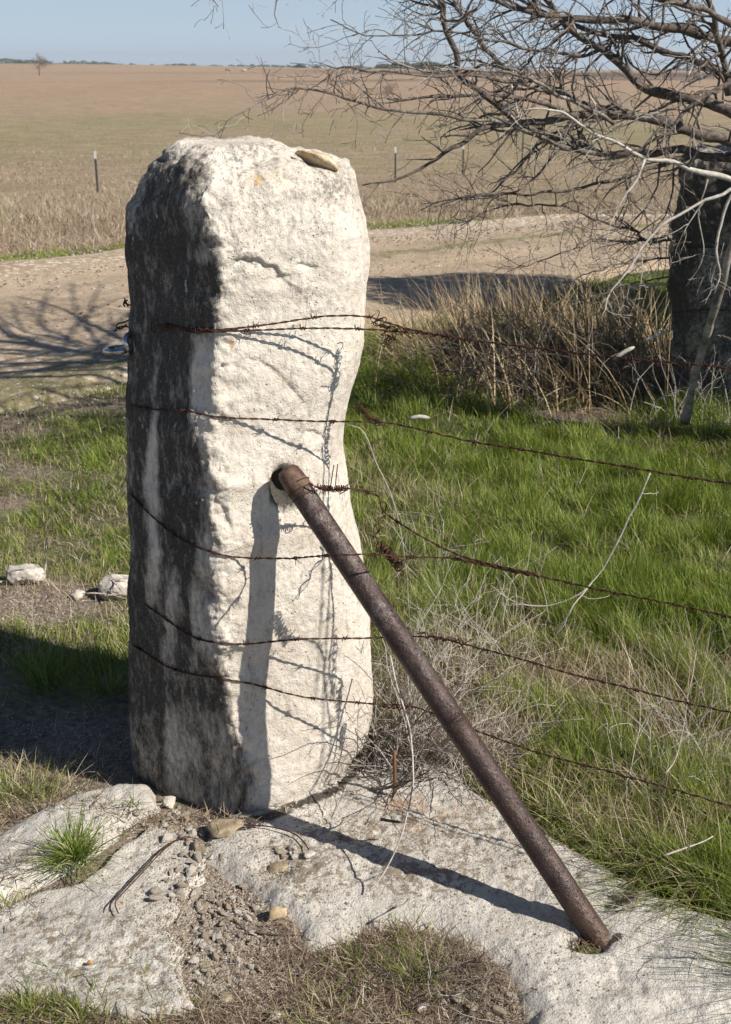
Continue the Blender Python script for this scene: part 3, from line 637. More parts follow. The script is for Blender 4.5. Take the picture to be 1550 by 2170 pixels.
def barbed(name, label, pts, group, m='wire', gap=.105, r=.00115, tw=.0012, pitch=.045, cat='barbed wire', world=False, ph=0.3, barbs=True, step=.0035):
    P = clear_post(resample(pts if world else wire_path(pts), step)); n = len(P)
    d = np.concatenate([[0], np.cumsum(np.linalg.norm(np.diff(P, axis=0), axis=1))])
    P = P + np.stack([fbm(d*9, 1.0, 0, 5 + len(label), 2), fbm(d*9, 2.0, 0, 6, 2), fbm(d*9, 3.0, 0, 7, 2)], -1) * .0022
    T_ = np.gradient(P, axis=0); T_ /= np.linalg.norm(T_, axis=1, keepdims=True)
    up = np.array([0, 0, 1.0]); A = np.cross(T_, up); A /= np.maximum(np.linalg.norm(A, axis=1, keepdims=True), 1e-6); B = np.cross(T_, A)
    root = empty(name, tuple(P[n // 2])); tag(root, label, cat, group)
    T = Tubes(); base = Vector(P[n // 2])
    for s_ in (0, math.pi):
        an = d / pitch * 2 * math.pi + s_ + fbm(d * 4, 0, s_, 3, 2) * 2
        T.add(P + tw * (np.cos(an)[:, None] * A + np.sin(an)[:, None] * B), r, 5)
    T.obj('strand', M[m], parent=root, wl=tuple(base))
    if barbs:
        rr = random.Random(len(label) * 7); s = gap * ph
        while s < d[-1] - .01:
            i = int(np.searchsorted(d, s)); i = min(i, n - 1)
            o = bpy.data.objects.new('barb', barb_mesh(m, rr.randint(0, 5))); COL.objects.link(o); o.parent = root
            o.location = Vector(P[i]) - base; o.rotation_euler = Vector(T_[i]).to_track_quat('Z', 'Y').to_euler(); s += gap * rr.uniform(.9, 1.1)
    return root
GW = 'rusty barbed wires strung from the foreground post'
w1a = [(330, 690), (355, 688), (380, 694), (420, 699), (460, 700), (560, 690), (640, 678), (700, 669), (770, 669), (815, 682), (870, 700), (940, 712), (1100, 733), (1300, 755), (1560, 781), (1800, 802)]
w1b = [(372, 690), (400, 702), (460, 703), (560, 700), (650, 697), (780, 697), (830, 700), (868, 704)]
w2 = [(276, 858), (330, 868), (400, 872), (440, 882), (510, 888), (610, 890), (735, 893), (820, 897), (900, 912), (1000, 935), (1190, 965), (1380, 998), (1560, 1027), (1800, 1065)]
w3 = [(276, 1045), (330, 1100), (380, 1140), (430, 1165), (500, 1182), (600, 1182), (700, 1178), (790, 1175), (880, 1180), (960, 1183), (1050, 1200), (1150, 1222), (1250, 1245), (1350, 1265), (1560, 1311), (1800, 1362)]
w4 = [(305, 1280), (350, 1310), (400, 1345), (450, 1362), (520, 1366), (600, 1358), (670, 1352), (780, 1353), (870, 1350), (920, 1350), (985, 1365), (1080, 1390), (1250, 1437), (1400, 1475), (1560, 1514), (1800, 1572)]
w5 = [(281, 1368), (300, 1378), (350, 1410), (400, 1428), (450, 1437), (530, 1450), (640, 1475), (780, 1492), (870, 1497), (940, 1520), (1010, 1548), (1100, 1580), (1200, 1610), (1400, 1665), (1560, 1713), (1800, 1775)]
barbed('barbed_wire', 'topmost rusty barbed wire, running right from the foreground post above the others', w1a, GW)
barbed('barbed_wire', 'short doubled strand of barbed wire across the white face, just under the topmost wire', w1b, GW, ph=.6)
barbed('barbed_wire', 'second barbed wire from the top, crossing the post just above the pipe brace', w2, GW, ph=.5)
def pull3(px): return .19 * math.exp(-((px - 800) / 170) ** 2) if px > 600 else 0
P3 = wire_path(w3)
for k, (px, py) in enumerate(w3):
    if 600 <= px <= 1150: P3[k] = UY(px, py, P3[k].y - [0, .17, .17, .10, .04, .02, .01][min(6, max(0, [600, 700, 790, 880, 960, 1050, 1150].index(px)))])
P3[5] = UY(600, 1182, min(P3[5].y, 2.30))
barbed('barbed_wire', 'third barbed wire from the top, passing in front of the pipe brace', P3, GW, world=True, ph=.4)
barbed('barbed_wire', 'fourth barbed wire from the top, bowed low across the post and passing behind the pipe', w4, GW, ph=.7)
barbed('barbed_wire', 'lowest barbed wire, dark and sloping down behind the pipe to the right', w5, GW, ph=.2)
# wire that runs from the pipe head to the third wire
def lead(L): return [UY(a, b, y) for a, b, y in L]
barbed('barbed_wire', 'loose barbed wire sagging from the pipe head down to the third wire', lead([(655, 1024, 2.30), (690, 1036, 2.31), (745, 1036, 2.35), (800, 1052, 2.38), (812, 1085, 2.38), (880, 1130, 2.35), (962, 1172, 2.31), (1050, 1197, 2.26), (1130, 1217, 2.23)]), GW, world=True)
def tangle(name, label, axis, rad, turns, seed, r=.0010, n=3, m='wire', cat='wire', group=None, ends=True, wild=.5):
    rr = random.Random(seed); A = resample(axis, .004); L = len(A); T = Tubes(); c = A[L // 2]
    T_ = np.gradient(A, axis=0); T_ /= np.linalg.norm(T_, axis=1, keepdims=True)
    U = np.cross(T_, np.array([.1, .3, 1.0])); U /= np.linalg.norm(U, axis=1, keepdims=True); Wv = np.cross(T_, U)
    for k in range(n):
        m_ = max(40, int(turns * 14)); t = np.linspace(rr.uniform(0, .15), rr.uniform(.85, 1), m_); i = t * (L - 1)
        i0 = np.clip(i.astype(int), 0, L - 1); an = t * turns * 6.283 * rr.choice([-1, 1]) + rr.uniform(0, 6.28)
        rd = rad * (1 + wild * fbm(t * 9, k * 3.0, seed, seed, 2)) * (.55 + .45 * rr.random())
        base = np.stack([np.interp(i, np.arange(L), A[:, q]) for q in range(3)], -1)
        P = base + rd[:, None] * (np.cos(an)[:, None] * U[i0] + np.sin(an)[:, None] * Wv[i0])
        if ends and rr.random() < .7: e = P[-1] + np.array([rr.uniform(-.02, .02), rr.uniform(-.02, .01), rr.uniform(-.01, .03)]); P = np.vstack([P, e])
        T.add(P, r, 5)
    o = T.obj(name, M[m], loc=tuple(c)); tag(o, label, cat, group); return o
def axF(L, y=None): return [UF(a, b) if y is None else UY(a, b, y) for a, b in L]
GT = 'twisted wire splices on the fence wires'
tangle('wire_splice', 'thick rusty wire splice just right of the post on the topmost wire', axF([(785, 684), (820, 692), (900, 706), (965, 714)]), .0038, 9, 1, n=3, group=GT)
tangle('wire_splice', 'ragged loose wire loops dangling from the topmost wire splice', axF([(790, 665), (815, 690), (822, 725), (850, 700)]), .010, 6, 2, n=3, group=GT, wild=1.2)
tangle('wire_splice', 'small rusty wire tangle rising from the second wire beside the post edge', axF([(752, 850), (768, 868), (790, 888), (812, 898)]), .007, 9, 3, n=3, group=GT, wild=.9)
tangle('wire_splice', 'long rusty wire splice on the third wire, above the long grass', axF([(945, 1180), (1010, 1192), (1090, 1210), (1165, 1224)]), .0055, 10, 4, n=3, group=GT, wild=.8)
tangle('wire_splice', 'rusty wire splice on the fourth wire just right of the pipe', axF([(880, 1336), (920, 1352), (960, 1358), (990, 1366)]), .0065, 6, 5, n=3, group=GT, wild=.9)
tangle('wire_splice', 'wire splice on the lowest wire between post and pipe', axF([(800, 1492), (840, 1497), (875, 1500)]), .006, 7, 6, n=3, group=GT)
tangle('wire_splice', 'hooked wire knot just right of the pipe head at the post edge', lead([(672, 1030, 2.30), (705, 1036, 2.32), (745, 1032, 2.34)]), .0065, 8, 7, n=4, group=GT)
tangle('wire_splice', 'fat bundle of rusty wire hanging over the third wire, right of the pipe', lead([(798, 1158, 2.26), (820, 1168, 2.26), (850, 1205, 2.27)]), .011, 9, 8, n=5, group=GT, wild=.8)
tangle('wire_splice', 'doubled loop of rusty wire hanging from the loose wire to the bundle', lead([(810, 1055, 2.37), (816, 1085, 2.36), (806, 1105, 2.35), (796, 1135, 2.33), (800, 1162, 2.30)]), .006, 3, 9, n=3, group=GT, wild=.6)
tangle('wire_binding', 'rusty wire wrapped around the head of the pipe brace', [TP - PD * .022, TP - PD * .045, TP - PD * .07], pr + .0065, 3.2, 10, n=3, cat='wire', wild=.08)
T = Tubes(); T.add(resample(lead([(700, 1036, 2.31), (704, 1010, 2.30), (708, 985, 2.29)]), .01), .0011); T.add(resample(lead([(710, 1038, 2.31), (713, 1010, 2.30), (716, 983, 2.29)]), .01), .0011)
tag(T.obj('wire_ends', M['wire']), 'pair of short wire ends pointing up beside the pipe head', 'wire')
# hooks of wire round the dark left side
T = Tubes()
T.add(resample([hit(a, b, .008) or UY(a, b, 2.5) for a, b in [(334, 678), (323, 682), (321, 695), (328, 706)]], .004), .0013)
T.add(resample([hit(a, b, .006) or UY(a, b, 2.5) for a, b in [(337, 706), (345, 696), (356, 692), (366, 694), (350, 699)]], .004), .0013)
tag(T.obj('wire_hook', M['wire']), 'curled orange rusty wire end on the dark side of the foreground post', 'wire')
T = Tubes()
yb = 2.58
for L in ([(264, 632), (268, 642), (272, 650)], [(271, 636), (262, 642), (265, 650)], [(280, 648), (268, 644), (262, 640), (268, 637)], [(243, 703), (251, 694), (268, 692), (282, 696)], [(285, 668), (270, 680), (251, 686), (247, 692), (256, 697), (268, 688)]): T.add(resample([UY(a, b, yb) for a, b in L], .004), .0018)
tag(T.obj('wire_barbs', M['wire']), 'black wire barbs sticking out past the left edge of the foreground post', 'wire')

# chrome ring and its hook on the left edge
rg_ = empty('gate_ring', tuple(UY(255, 740, 2.52))); tag(rg_, 'shiny steel gate ring hanging from the left edge of the foreground post', 'ring')
c0 = Vector(rg_.location)
T = Tubes(); pts = []
for k in range(33):
    a = k / 32 * 2 * math.pi; px = 252 + 27.5 * math.cos(a); d_ = .030 * math.sin(a)
    q = UY(px, 741 - 3 * math.cos(a), 2.52 + d_); q.z += .004 * math.sin(a); pts.append(q - c0)
T.add(pts, .0066, 10, cap=False); T.obj('ring', M['chrome'], parent=rg_)
T = Tubes(); T.add(resample([UY(a, b, y) - c0 for a, b, y in [(300, 722, 2.50), (285, 712, 2.49), (272, 710, 2.47), (266, 722, 2.46), (272, 736, 2.46), (277, 748, 2.48)]], .004), .0062, 10); T.obj('hook', M['chrome'], parent=rg_)

# ------------------------------------------------------------------ second stone post
def simple_post(name, label, L, Rt, y0, y1, m):
    z = np.arange(-.05, UY(1500, 312, y0).z, .008); zL, XL = curve_z(L, y0); zR, XR = curve_z(Rt, y0)
    n = 160; rings = []
    for q in z:
        a, b = np.interp(q, zL, XL), np.interp(q, zR, XR); cx, cy = (a + b) / 2, (y0 + y1) / 2; t = np.arange(n) / n * 2 * math.pi
        tp = 1 - .5 * sst(z[-1] - .05, z[-1] + .005, q)
        e = .45; X = cx + (b - a) / 2 * np.sign(np.cos(t)) * np.abs(np.cos(t)) ** e * tp ** .3; Y = cy + (y1 - y0) / 2 * np.sign(np.sin(t)) * np.abs(np.sin(t)) ** e * tp
        rings.append(np.stack([X, Y, np.full(n, q)], -1))
    G = np.array(rings); N = G - np.array([0, 0, 0]); c = G.mean(1, keepdims=True); N = G - c; N[..., 2] = 0; N /= np.linalg.norm(N, axis=2, keepdims=True) + 1e-9
    x, y, zz_ = G[..., 0], G[..., 1], G[..., 2]
    G = G + N * (fbm(x*6, y*6, zz_*4, 91, 4) * .055 + fbm(x*22, y*22, zz_*16, 92, 4) * .026)[..., None]
    G[..., 2] += (sst(z[-1] - .1, z[-1], zz_) * fbm(x*12, y*12, 0, 93, 3) * .03)
    nl = len(z); i, j = np.meshgrid(np.arange(nl-1), np.arange(n), indexing='ij'); j2 = (j+1) % n
    F = np.stack([i*n + j, i*n + j2, (i+1)*n + j2, (i+1)*n + j], -1).reshape(-1, 4)
    V = np.vstack([G.reshape(-1, 3), G[-1].mean(0)[None]]); k = np.arange(n); ce = len(V) - 1
    F = np.vstack([F, np.stack([(nl-1)*n + k, (nl-1)*n + (k+1) % n, np.full(n, ce), np.full(n, ce)], -1)])
    F = [tuple(f) if f[2] != f[3] else tuple(f[:3]) for f in F.tolist()]
    me = bpy.data.meshes.new(name); base = Vector((float(c[0, 0, 0]), (y0 + y1) / 2, 0)); me.from_pydata([tuple(Vector(v) - base) for v in V], [], F); me.materials.append(m)
    for p in me.polygons: p.use_smooth = True
    x, y, q = V[:, 0], V[:, 1], V[:, 2]
    wst = 1.02 - .8 * sst(z[-1] - .12, z[-1] - .02, q) + fbm(x*5, y*5, q*4, 95, 4) * .9
    for a, v in dict(stain_shade=wst, lichen=.4 + 0*x, ochre=0*x, fleck=.25 + 0*x).items():
        at = me.attributes.new(a, 'FLOAT', 'POINT'); at.data.foreach_set('value', np.asarray(v, np.float32))
    o = bpy.data.objects.new(name, me); COL.objects.link(o); o.location = base; tag(o, label, 'stone post'); return o
simple_post('stone_post', 'dark lichen blackened stone gate post at the right edge behind the dead tree', [(1505, 312), (1478, 330), (1462, 380), (1468, 440), (1462, 520), (1455, 600), (1458, 700), (1454, 800), (1456, 900), (1456, 960)], [(1560, 312), (1625, 330), (1650, 400), (1650, 900), (1650, 960)], 5.70, 6.10, M['post_far'])
for lab, L in (('upper thin dark wire wrapped round the stone post behind the dead tree', [(1424, 522), (1500, 524), (1560, 522), (1640, 520)]), ('lower thin dark wire wrapped round the stone post behind the dead tree', [(1424, 662), (1500, 656), (1560, 660), (1640, 668)])):
    barbed('barbed_wire', lab, [UY(a, b, 5.66 if 1430 < a < 1640 else 5.8) for a, b in L], None, world=True, r=.002, tw=.0025, barbs=False)
barbed('barbed_wire', 'short pale galvanised wire in front of the stone post behind the dead tree', [UY(a, b, 5.3) for a, b in [(1495, 708), (1530, 712), (1560, 722), (1600, 730)]], None, m='galv', world=True, r=.002, tw=.0028, gap=.06)

# ------------------------------------------------------------------ blades (grass, straw, litter)
def blades(name, m, X, Y, Z, h, w, tilt, curl, rnd, K=3, az=None, loc=(0, 0, 0), face=None, droop=1.0):
    n = len(X); t = np.linspace(0, 1, K + 1)
    az = RNG.uniform(0, 2*np.pi, n) if az is None else az
    hz = h[:, None] * (np.sin(tilt)[:, None] * t + curl[:, None] * t ** 2)
    vt = h[:, None] * (np.cos(tilt)[:, None] * t - droop * (curl[:, None] ** 2) * .8 * t ** 2)
    cx = X[:, None] + hz * np.cos(az)[:, None]; cy = Y[:, None] + hz * np.sin(az)[:, None]; cz = Z[:, None] + vt
    fa = RNG.uniform(-1.2, 1.2, n) if face is None else face
    wx, wy = -np.sin(az + fa), np.cos(az + fa)
    ww = w[:, None] * .5 * (1 - t ** 2.2 * .92)
    Lf = np.stack([cx - wx[:, None] * ww, cy - wy[:, None] * ww, cz], -1); Rt = np.stack([cx + wx[:, None] * ww, cy + wy[:, None] * ww, cz], -1)
    V = np.stack([Lf, Rt], 2).reshape(-1, 3); b = (np.arange(n) * (K + 1) * 2)[:, None] + (np.arange(K) * 2)[None]
    F = np.stack([b, b + 1, b + 3, b + 2], -1).reshape(-1, 4)
    return mesh_np(name, V, F, m, dict(rnd=np.repeat(rnd, (K + 1) * 2)), smooth=True, loc=loc)
def U(a, b, n): return RNG.uniform(a, b, n)
def slab_mask(x, y):
    m = np.zeros(x.shape)
    for poly, xs, ys, Z in SLABH:
        i = np.clip(((x - xs[0]) / (xs[1]-xs[0])).astype(int), 0, len(xs)-1); j = np.clip(((y - ys[0]) / (ys[1]-ys[0])).astype(int), 0, len(ys)-1)
        ok = (x >= xs[0]) & (x <= xs[-1]) & (y >= ys[0]) & (y <= ys[-1]); m = np.maximum(m, np.where(ok, sst(-.005, .006, Z[i, j] - hgt(x, y)), 0))
    return m
def postmask(x, y): return ((x > -.58) & (x < .03) & (y > 2.36) & (y < 2.88)) | ((x > 1.38) & (x < 1.9) & (y > 5.72) & (y < 6.1))
def tall(px, py):   # lengthening of the grass
    return 1 + 1.9 * blob(px, py, 840, 830, 130, 55) + .7 * blob(px, py, 1480, 1780, 230, 120) + .5 * blob(px, py, 1400, 1200, 250, 260) + .8 * blob(px, py, 1500, 880, 120, 40) + 1.0 * blob(px, py, 150, 1440, 150, 40)
def scatter(n, y0, y1, wfun, xr=None):
    y = y0 * (y1 / y0) ** RNG.random(n); x = (U(-1, 1, n)) * (.33 * y + .25)
    if xr: x = U(xr[0], xr[1], n)
    k = RNG.random(n) < wfun(x, y); x, y = x[k], y[k]; k = ~postmask(x, y); return x[k], y[k]
def wgreen(x, y):
    px, py = proj(np.stack([x, y, 0*x], -1)); g = greenness(x, y)
    w = sst(.05, .8, g) * (.45 + .55 * sst(-.35, .2, fbm(x*8, y*8, 0, 47, 3))) * (1 - slab_mask(x, y)) * (1 - in_road(x, y)) * (y < near_y(x) + .5)
    w *= 1 - .96 * blob(px, py, 450, 1950, 330, 190)                       # gravel and bare soil
    w *= 1 - .9 * blob(px, py, 150, 1590, 300, 90) ; w *= 1 - .85 * blob(px, py, 900, 1600, 130, 80)
    w *= 1 - .9 * ((py > 1750) & (px < 1150))
    w *= 1 - .75 * blob(px, py, 1180, 800, 260, 55)
    w *= 1 - .5 * blob(px, py, 1000, 1500, 220, 90)
    w *= np.where((px < 560) & (py < 1640), .55, 1.0)
    return w
x, y = scatter(520000, 2.0, 9.5, wgreen); px, py = proj(np.stack([x, y, 0*x], -1)); n = len(x)
tl = tall(px, py); lf_ = px < 560
clump = fbm(x*8, y*8, 0, 47, 3)
h = U(.02, .074, n) * tl * np.where(lf_, .62, 1.0) * np.clip(1 + .7 * fbm(x*2.2, y*2.2, 0, 44, 3) + 1.1 * clump, .3, 2.4)
dryness = sst(-.05, .5, fbm(x*2.6, y*2.6, 0, 45, 4) + .35 * blob(px, py, 1350, 1650, 300, 130) + .5 * blob(px, py, 1050, 1500, 220, 110) + .3 * blob(px, py, 1200, 1420, 260, 50) + .45 * lf_ * (1 - blob(px, py, 200, 1000, 130, 200)))
rn = np.clip(U(0, .72, n) + dryness * U(-.1, .5, n) + .12*fbm(x*1.1, y*1.1, 0, 46, 2), 0, 1)
tag(blades('grass', M['grass'], x, y, hgt(x, y) - .004, h, U(.0016, .0034, n) * (.6 + .13 * y), np.abs(RNG.normal(0, .32, n)), U(0, .55, n), rn, az=2.6 + 5 * fbm(x*7, y*7, 3, 48, 2) + RNG.normal(0, .8, n)), kind='stuff')
print('grass', n)
# dead straw between the green
def wstraw(x, y):
    px, py = proj(np.stack([x, y, 0*x], -1))
    w = .16 + .45 * sst(-.05, .4, fbm(x*3, y*3, 0, 49, 4)) + .6 * blob(px, py, 1350, 1720, 300, 120) + .9 * blob(px, py, 960, 1480, 190, 190) + .55 * blob(px, py, 880, 1250, 130, 200) + .5 * blob(px, py, 1200, 1430, 330, 60) + .35 * blob(px, py, 1430, 1640, 140, 140) + .5 * blob(px, py, 1480, 860, 130, 50) + .25 * lf_b(px, py) + .75 * blob(px, py, 60, 1640, 110, 50)
    return w * (1 - .97 * slab_mask(x, y)) * (1 - in_road(x, y)) * np.where((py > 1750) & (px < 1150), .0, 1) * (y < near_y(x) + .5) * (1 - .9*((px < 300) & (py > 1420) & (py < 1600)))
def lf_b(px, py): return (px < 300) * 1.0
x, y = scatter(90000, 2.0, 9.0, wstraw); px, py = proj(np.stack([x, y, 0*x], -1)); n = len(x)
h = U(.04, .13, n) * np.where(px < 560, .5, 1) * (1 + .9 * blob(px, py, 1450, 1560, 120, 150))
tag(blades('dry_grass', M['straw'], x, y, hgt(x, y), h, U(.0010, .0022, n) * (.7 + .12 * y), np.abs(RNG.normal(.25, .45, n)), U(-.1, .9, n), U(0, 1, n), K=5), kind='stuff')
# flat litter
def wlit(x, y):
    px, py = proj(np.stack([x, y, 0*x], -1)); pm = 1 - slab_mask(x, y)
    w = .5 * (1 - greenness(x, y)) * (py < 1500) * (px > 560) * pm + .25 * (px < 560) * (py < 1420) * pm + .95 * blob(px, py, 880, 2060, 220, 85) ** .5 * pm + .6 * blob(px, py, 1000, 1560, 240, 90) * pm
    w += .7 * blob(px, py, 270, 1745, 60, 30) + .9 * np.exp(-((py - np.interp(px, [440, 520, 640, 720, 790], [1736, 1750, 1708, 1676, 1606])) / 16) ** 2) * (px < 810) + .6 * blob(px, py, 30, 1890, 60, 60) + .9 * (py > 2115) * (px < 800) * pm + .5 * blob(px, py, 60, 1640, 150, 40) * pm + .95 * blob(px, py, 1236, 1998, 36, 14) + .5 * blob(px, py, 1330, 1880, 60, 30) * pm
    return np.clip(w, 0, 1) * (1 - in_road(x, y))
x, y = scatter(150000, 1.62, 8, wlit); n = len(x); px, py = proj(np.stack([x, y, 0*x], -1))
zs = np.array([zz(a, b) for a, b in zip(x, y)]) if n < 200000 else 0
zs = np.maximum(zs, hgt(x, y))
tag(blades('dead_leaf_litter', M['litter'], x, y, zs + U(0, .010, n), U(.012, .05, n), U(.0010, .0028, n) * (.7 + .1*y), U(1.1, 1.62, n), U(-.25, .25, n), U(0, 1, n), K=3), kind='stuff')
print('litter', n)
x, y = scatter(60000, 1.62, 2.3, lambda a, b: (lambda q: np.clip(1.1 * blob(q[0], q[1], 880, 2060, 190, 80) ** .6 + .6 * blob(q[0], q[1], 720, 1990, 100, 30) + .5 * blob(q[0], q[1], 1000, 2130, 90, 60) + .5 * (q[1] > 2120) * (q[0] < 700), 0, 1))(proj(np.stack([a, b, 0*a], -1))) * (1 - slab_mask(a, b)) * (.35 + .65 * sst(-.2, .2, fbm(a*14, b*14, 0, 88, 3)))); n = len(x)
tag(blades('dead_leaf_litter', M['litter'], x, y, hgt(x, y), U(.015, .05, n), U(.0010, .0022, n), U(.3, 1.45, n), U(-.2, .8, n), U(0, .85, n), K=4), kind='stuff')

# individual tufts
def tuft(label, px, py, n, hh, seed, spread=.035, mix=.8, green=.45, cat='grass tuft', group=None, lean=None, wide=.0024, dry=.25):
    c = UZ(px, py, 0); c.z = max(zz(c.x, c.y), float(hgt(c.x, c.y))); c = UZ(px, py, c.z)
    a = U(0, 6.283, n); r = np.abs(RNG.normal(0, spread, n)); x = c.x + r*np.cos(a); y = c.y + r*np.sin(a)
    az = a + RNG.normal(0, 1.0, n); n_ = n
    if lean is not None: az = np.where(RNG.random(n) < .5, lean + RNG.normal(0, .5, n), az)
    o = blades('grass_tuft', M['grass'], x, y, np.full(n, c.z - .006), U(.25, 1.1, n) * hh, U(.6, 1.2, n) * wide, np.clip(np.abs(RNG.normal(.35, .45, n)) + r / spread * .22, 0, 1.35), U(.1, .8, n),
               np.where(RNG.random(n) < dry, U(.75, 1, n), U(0, .6, n)), K=5, az=az, loc=tuple(c)); tag(o, label, cat, group); return o
tuft('spiky green grass tuft growing between the two limestone slabs at lower left', 160, 1815, 420, .10, 1, .026, dry=.18)
tuft('grass tuft with dry stalks at the left edge above the smooth slab', 30, 1690, 260, .10, 2, .05, dry=.45)
tuft('tall grass tuft beside the left slab with one long blade', 95, 1690, 60, .13, 3, .03, dry=.3, lean=.6)
tuft('small grass tuft at the left edge beside the speckled slab', 20, 1930, 120, .055, 4, .03, dry=.4)
tuft('dark green grass tuft at the bottom left corner of the picture', 60, 2150, 420, .07, 5, .07, dry=.15)
tuft('green grass tuft at the bottom left below the speckled slab', 170, 2165, 350, .065, 6, .06, dry=.2)
tuft('thin grass tuft at the bottom edge below the gravel', 330, 2175, 180, .05, 7, .06, dry=.35)
tuft('short grass tuft near the bottom edge, left of the bare soil', 420, 2175, 100, .04, 27, .05, dry=.3)
tuft('green grass tuft in the middle of the dead grass patch in front', 880, 2075, 260, .075, 8, .034, dry=.25)
tuft('green grass tuft at the upper left of the dead grass patch', 760, 2045, 130, .065, 9, .030, dry=.4)
tuft('small grass tuft below the fallen twig near the slab edge', 850, 1985, 110, .055, 10, .03, dry=.4)
tuft('wispy grass tuft at the bottom of the dead grass patch', 700, 2160, 200, .06, 28, .05, dry=.45)
tuft('dark grass tuft in the shadow of the post near its left edge', 100, 1455, 320, .13, 11, .07, dry=.05, lean=2.7)
tuft('dark grass clump against the shaded left edge of the post', 230, 1470, 380, .12, 12, .09, dry=.05)
tuft('tiny grass sprig at the left foot of the post', 285, 1700, 30, .05, 13, .012, dry=.3)
tuft('overhanging long grass at the right edge above the slab', 1500, 1895, 600, .17, 14, .09, dry=.5, lean=3.9, wide=.0024)
tuft('long grass clump over the slab edge right of the pipe', 1400, 1842, 560, .15, 15, .09, dry=.5, lean=4.0, wide=.0024)
tuft('long grass clump hiding the slab edge close to the pipe', 1290, 1782, 420, .11, 16, .07, dry=.5, lean=4.1)
tuft('grass clump beyond the slab, just right of the pipe', 1180, 1730, 380, .10, 17, .06, dry=.4, lean=4.2)
tuft('grass clump outside the right edge whose blades shade the slab corner', 1850, 2110, 700, .30, 18, .05, dry=.4, lean=2.8)

# ------------------------------------------------------------------ tall dead grass and brush by the far post
def wb(x, y):
    px, py = proj(np.stack([x, y, 0*x], -1)); return (.12 + .88 * sst(-.12, .18, fbm(x*5, y*5, 0, 66, 3))) * np.clip(1.3 * blob(px, py, 1190, 800, 150, 50) + .9 * blob(px, py, 1340, 810, 130, 45) + .65 * blob(px, py, 950, 775, 110, 38), 0, 1)
x, y = scatter(80000, 4.9, 8.2, wb); n = len(x); px, py = proj(np.stack([x, y, 0*x], -1)); az = 2.6 + 3.2 * fbm(x*4, y*4, 0, 67, 2) + RNG.normal(0, .45, n)
tag(blades('tall_dead_grass', M['gold'], x, y, hgt(x, y), U(.08, .60, n), U(.003, .0065, n), np.abs(RNG.normal(.35, .35, n)), U(0, .9, n), np.clip(U(0, .9, n), 0, 1), K=5, az=az), kind='stuff')
print('brush', n)
def wander(p, d, L, n, wig, curve, rr, r0, r1):
    P = [Vector(p)]; d = Vector(d).normalized(); st_ = L / n
    for k in range(n):
        d = (d + Vector((rr.gauss(0, wig), rr.gauss(0, wig), rr.gauss(0, wig))) + curve * (1.0 / n)).normalized(); P.append(P[-1] + d * st_)
    return P, np.linspace(r0, r1, n + 1)
rr = random.Random(3); T = Tubes()
for k in range(1000):
    px = rr.gauss(1130, 190); py = rr.uniform(770, 870)
    if not 820 < px < 1440: continue
    p = UZ(px, py); d = Vector((rr.gauss(-.2, .7), rr.gauss(0, .5), rr.uniform(.1, 1.1))); L = rr.uniform(.12, .5)
    p.z = rr.uniform(0, .25) if k % 2 else 0
    P, r_ = wander(p, d, L, 7, .18, Vector((0, 0, -.5)), rr, rr.uniform(.0015, .0035), .0008); T.add(P, r_, 4, rr.random() ** 2 * .75 - .1)
tag(T.obj('brush_tangle', M['bark']), 'low tangle of dead brown twigs and weeds beneath the dead tree', 'brush', kind='stuff')

# ------------------------------------------------------------------ dead tree
tree = empty('dead_tree', (1.80, 5.1, 0)); tag(tree, 'bare dead juniper tree with tangled grey branches filling the upper right', 'dead tree')
TB = tuple(tree.location); rr = random.Random(21)
T = Tubes(); P = resample([(1.80, 5.1, -.1), (1.76, 5.1, .5), (1.72, 5.12, 1.0), (1.66, 5.15, 1.45), (1.58, 5.1, 1.75), (1.66, 5.0, 2.2), (1.75, 5.05, 2.9), (1.7, 5.2, 3.5)], .06)
T.add(P, np.linspace(.085, .03, len(P)) * (1 + .15 * fbm(np.arange(len(P)) * .5, 0, 0, 3, 2)), 12, .1); T.obj('trunk', M['bark'], parent=tree, wl=TB)
TWN = [0]; TDEN = 2.3
def twigs(T, P, rads, dens, Lr, rr, pale, lev=0, side=None, drop=-.25):
    d = np.concatenate([[0], np.cumsum(np.linalg.norm(np.diff(P, axis=0), axis=1))]); Ltot = d[-1]; cnt = int(Ltot * dens * (TDEN if lev == 0 else 1) * rr.uniform(.8, 1.2) + rr.random())
    for k in range(cnt):
        s = Ltot * (rr.random() ** .8) * .98 + .01; i = min(len(P) - 2, int(np.searchsorted(d, s))); p = Vector(P[i]); t = Vector(P[i+1] - P[i]).normalized()
        o = Vector((rr.gauss(0, 1), rr.gauss(0, 1), rr.gauss(0, 1))); o = (o - t * o.dot(t)).normalized()
        dr = t * rr.uniform(.3, 1.1) + o * rr.uniform(.6, 1.1); L = rr.uniform(*Lr) * (1 - .35 * s / Ltot)
        r0 = min(float(rads[min(i, len(rads)-1)]) * .6, [.006, .0032, .0019][lev]); nn = max(5, int(L / .025))
        cv = Vector((rr.gauss(0, .5), rr.gauss(0, .5), drop * rr.uniform(-.6, 2.0)))
        Q, r_ = wander(p, dr, L, nn, .17, cv, rr, r0, max(.0009, r0 * .3)); T.add(Q, r_, 4 if lev else 5, min(1, max(0, pale + rr.gauss(0, .27)))); TWN[0] += 1
        if lev < 2: twigs(T, np.array([tuple(q) for q in Q]), r_, [18, 14][lev], [(.05, .20), (.03, .09)][lev], rr, pale + .14, lev + 1, drop=drop)
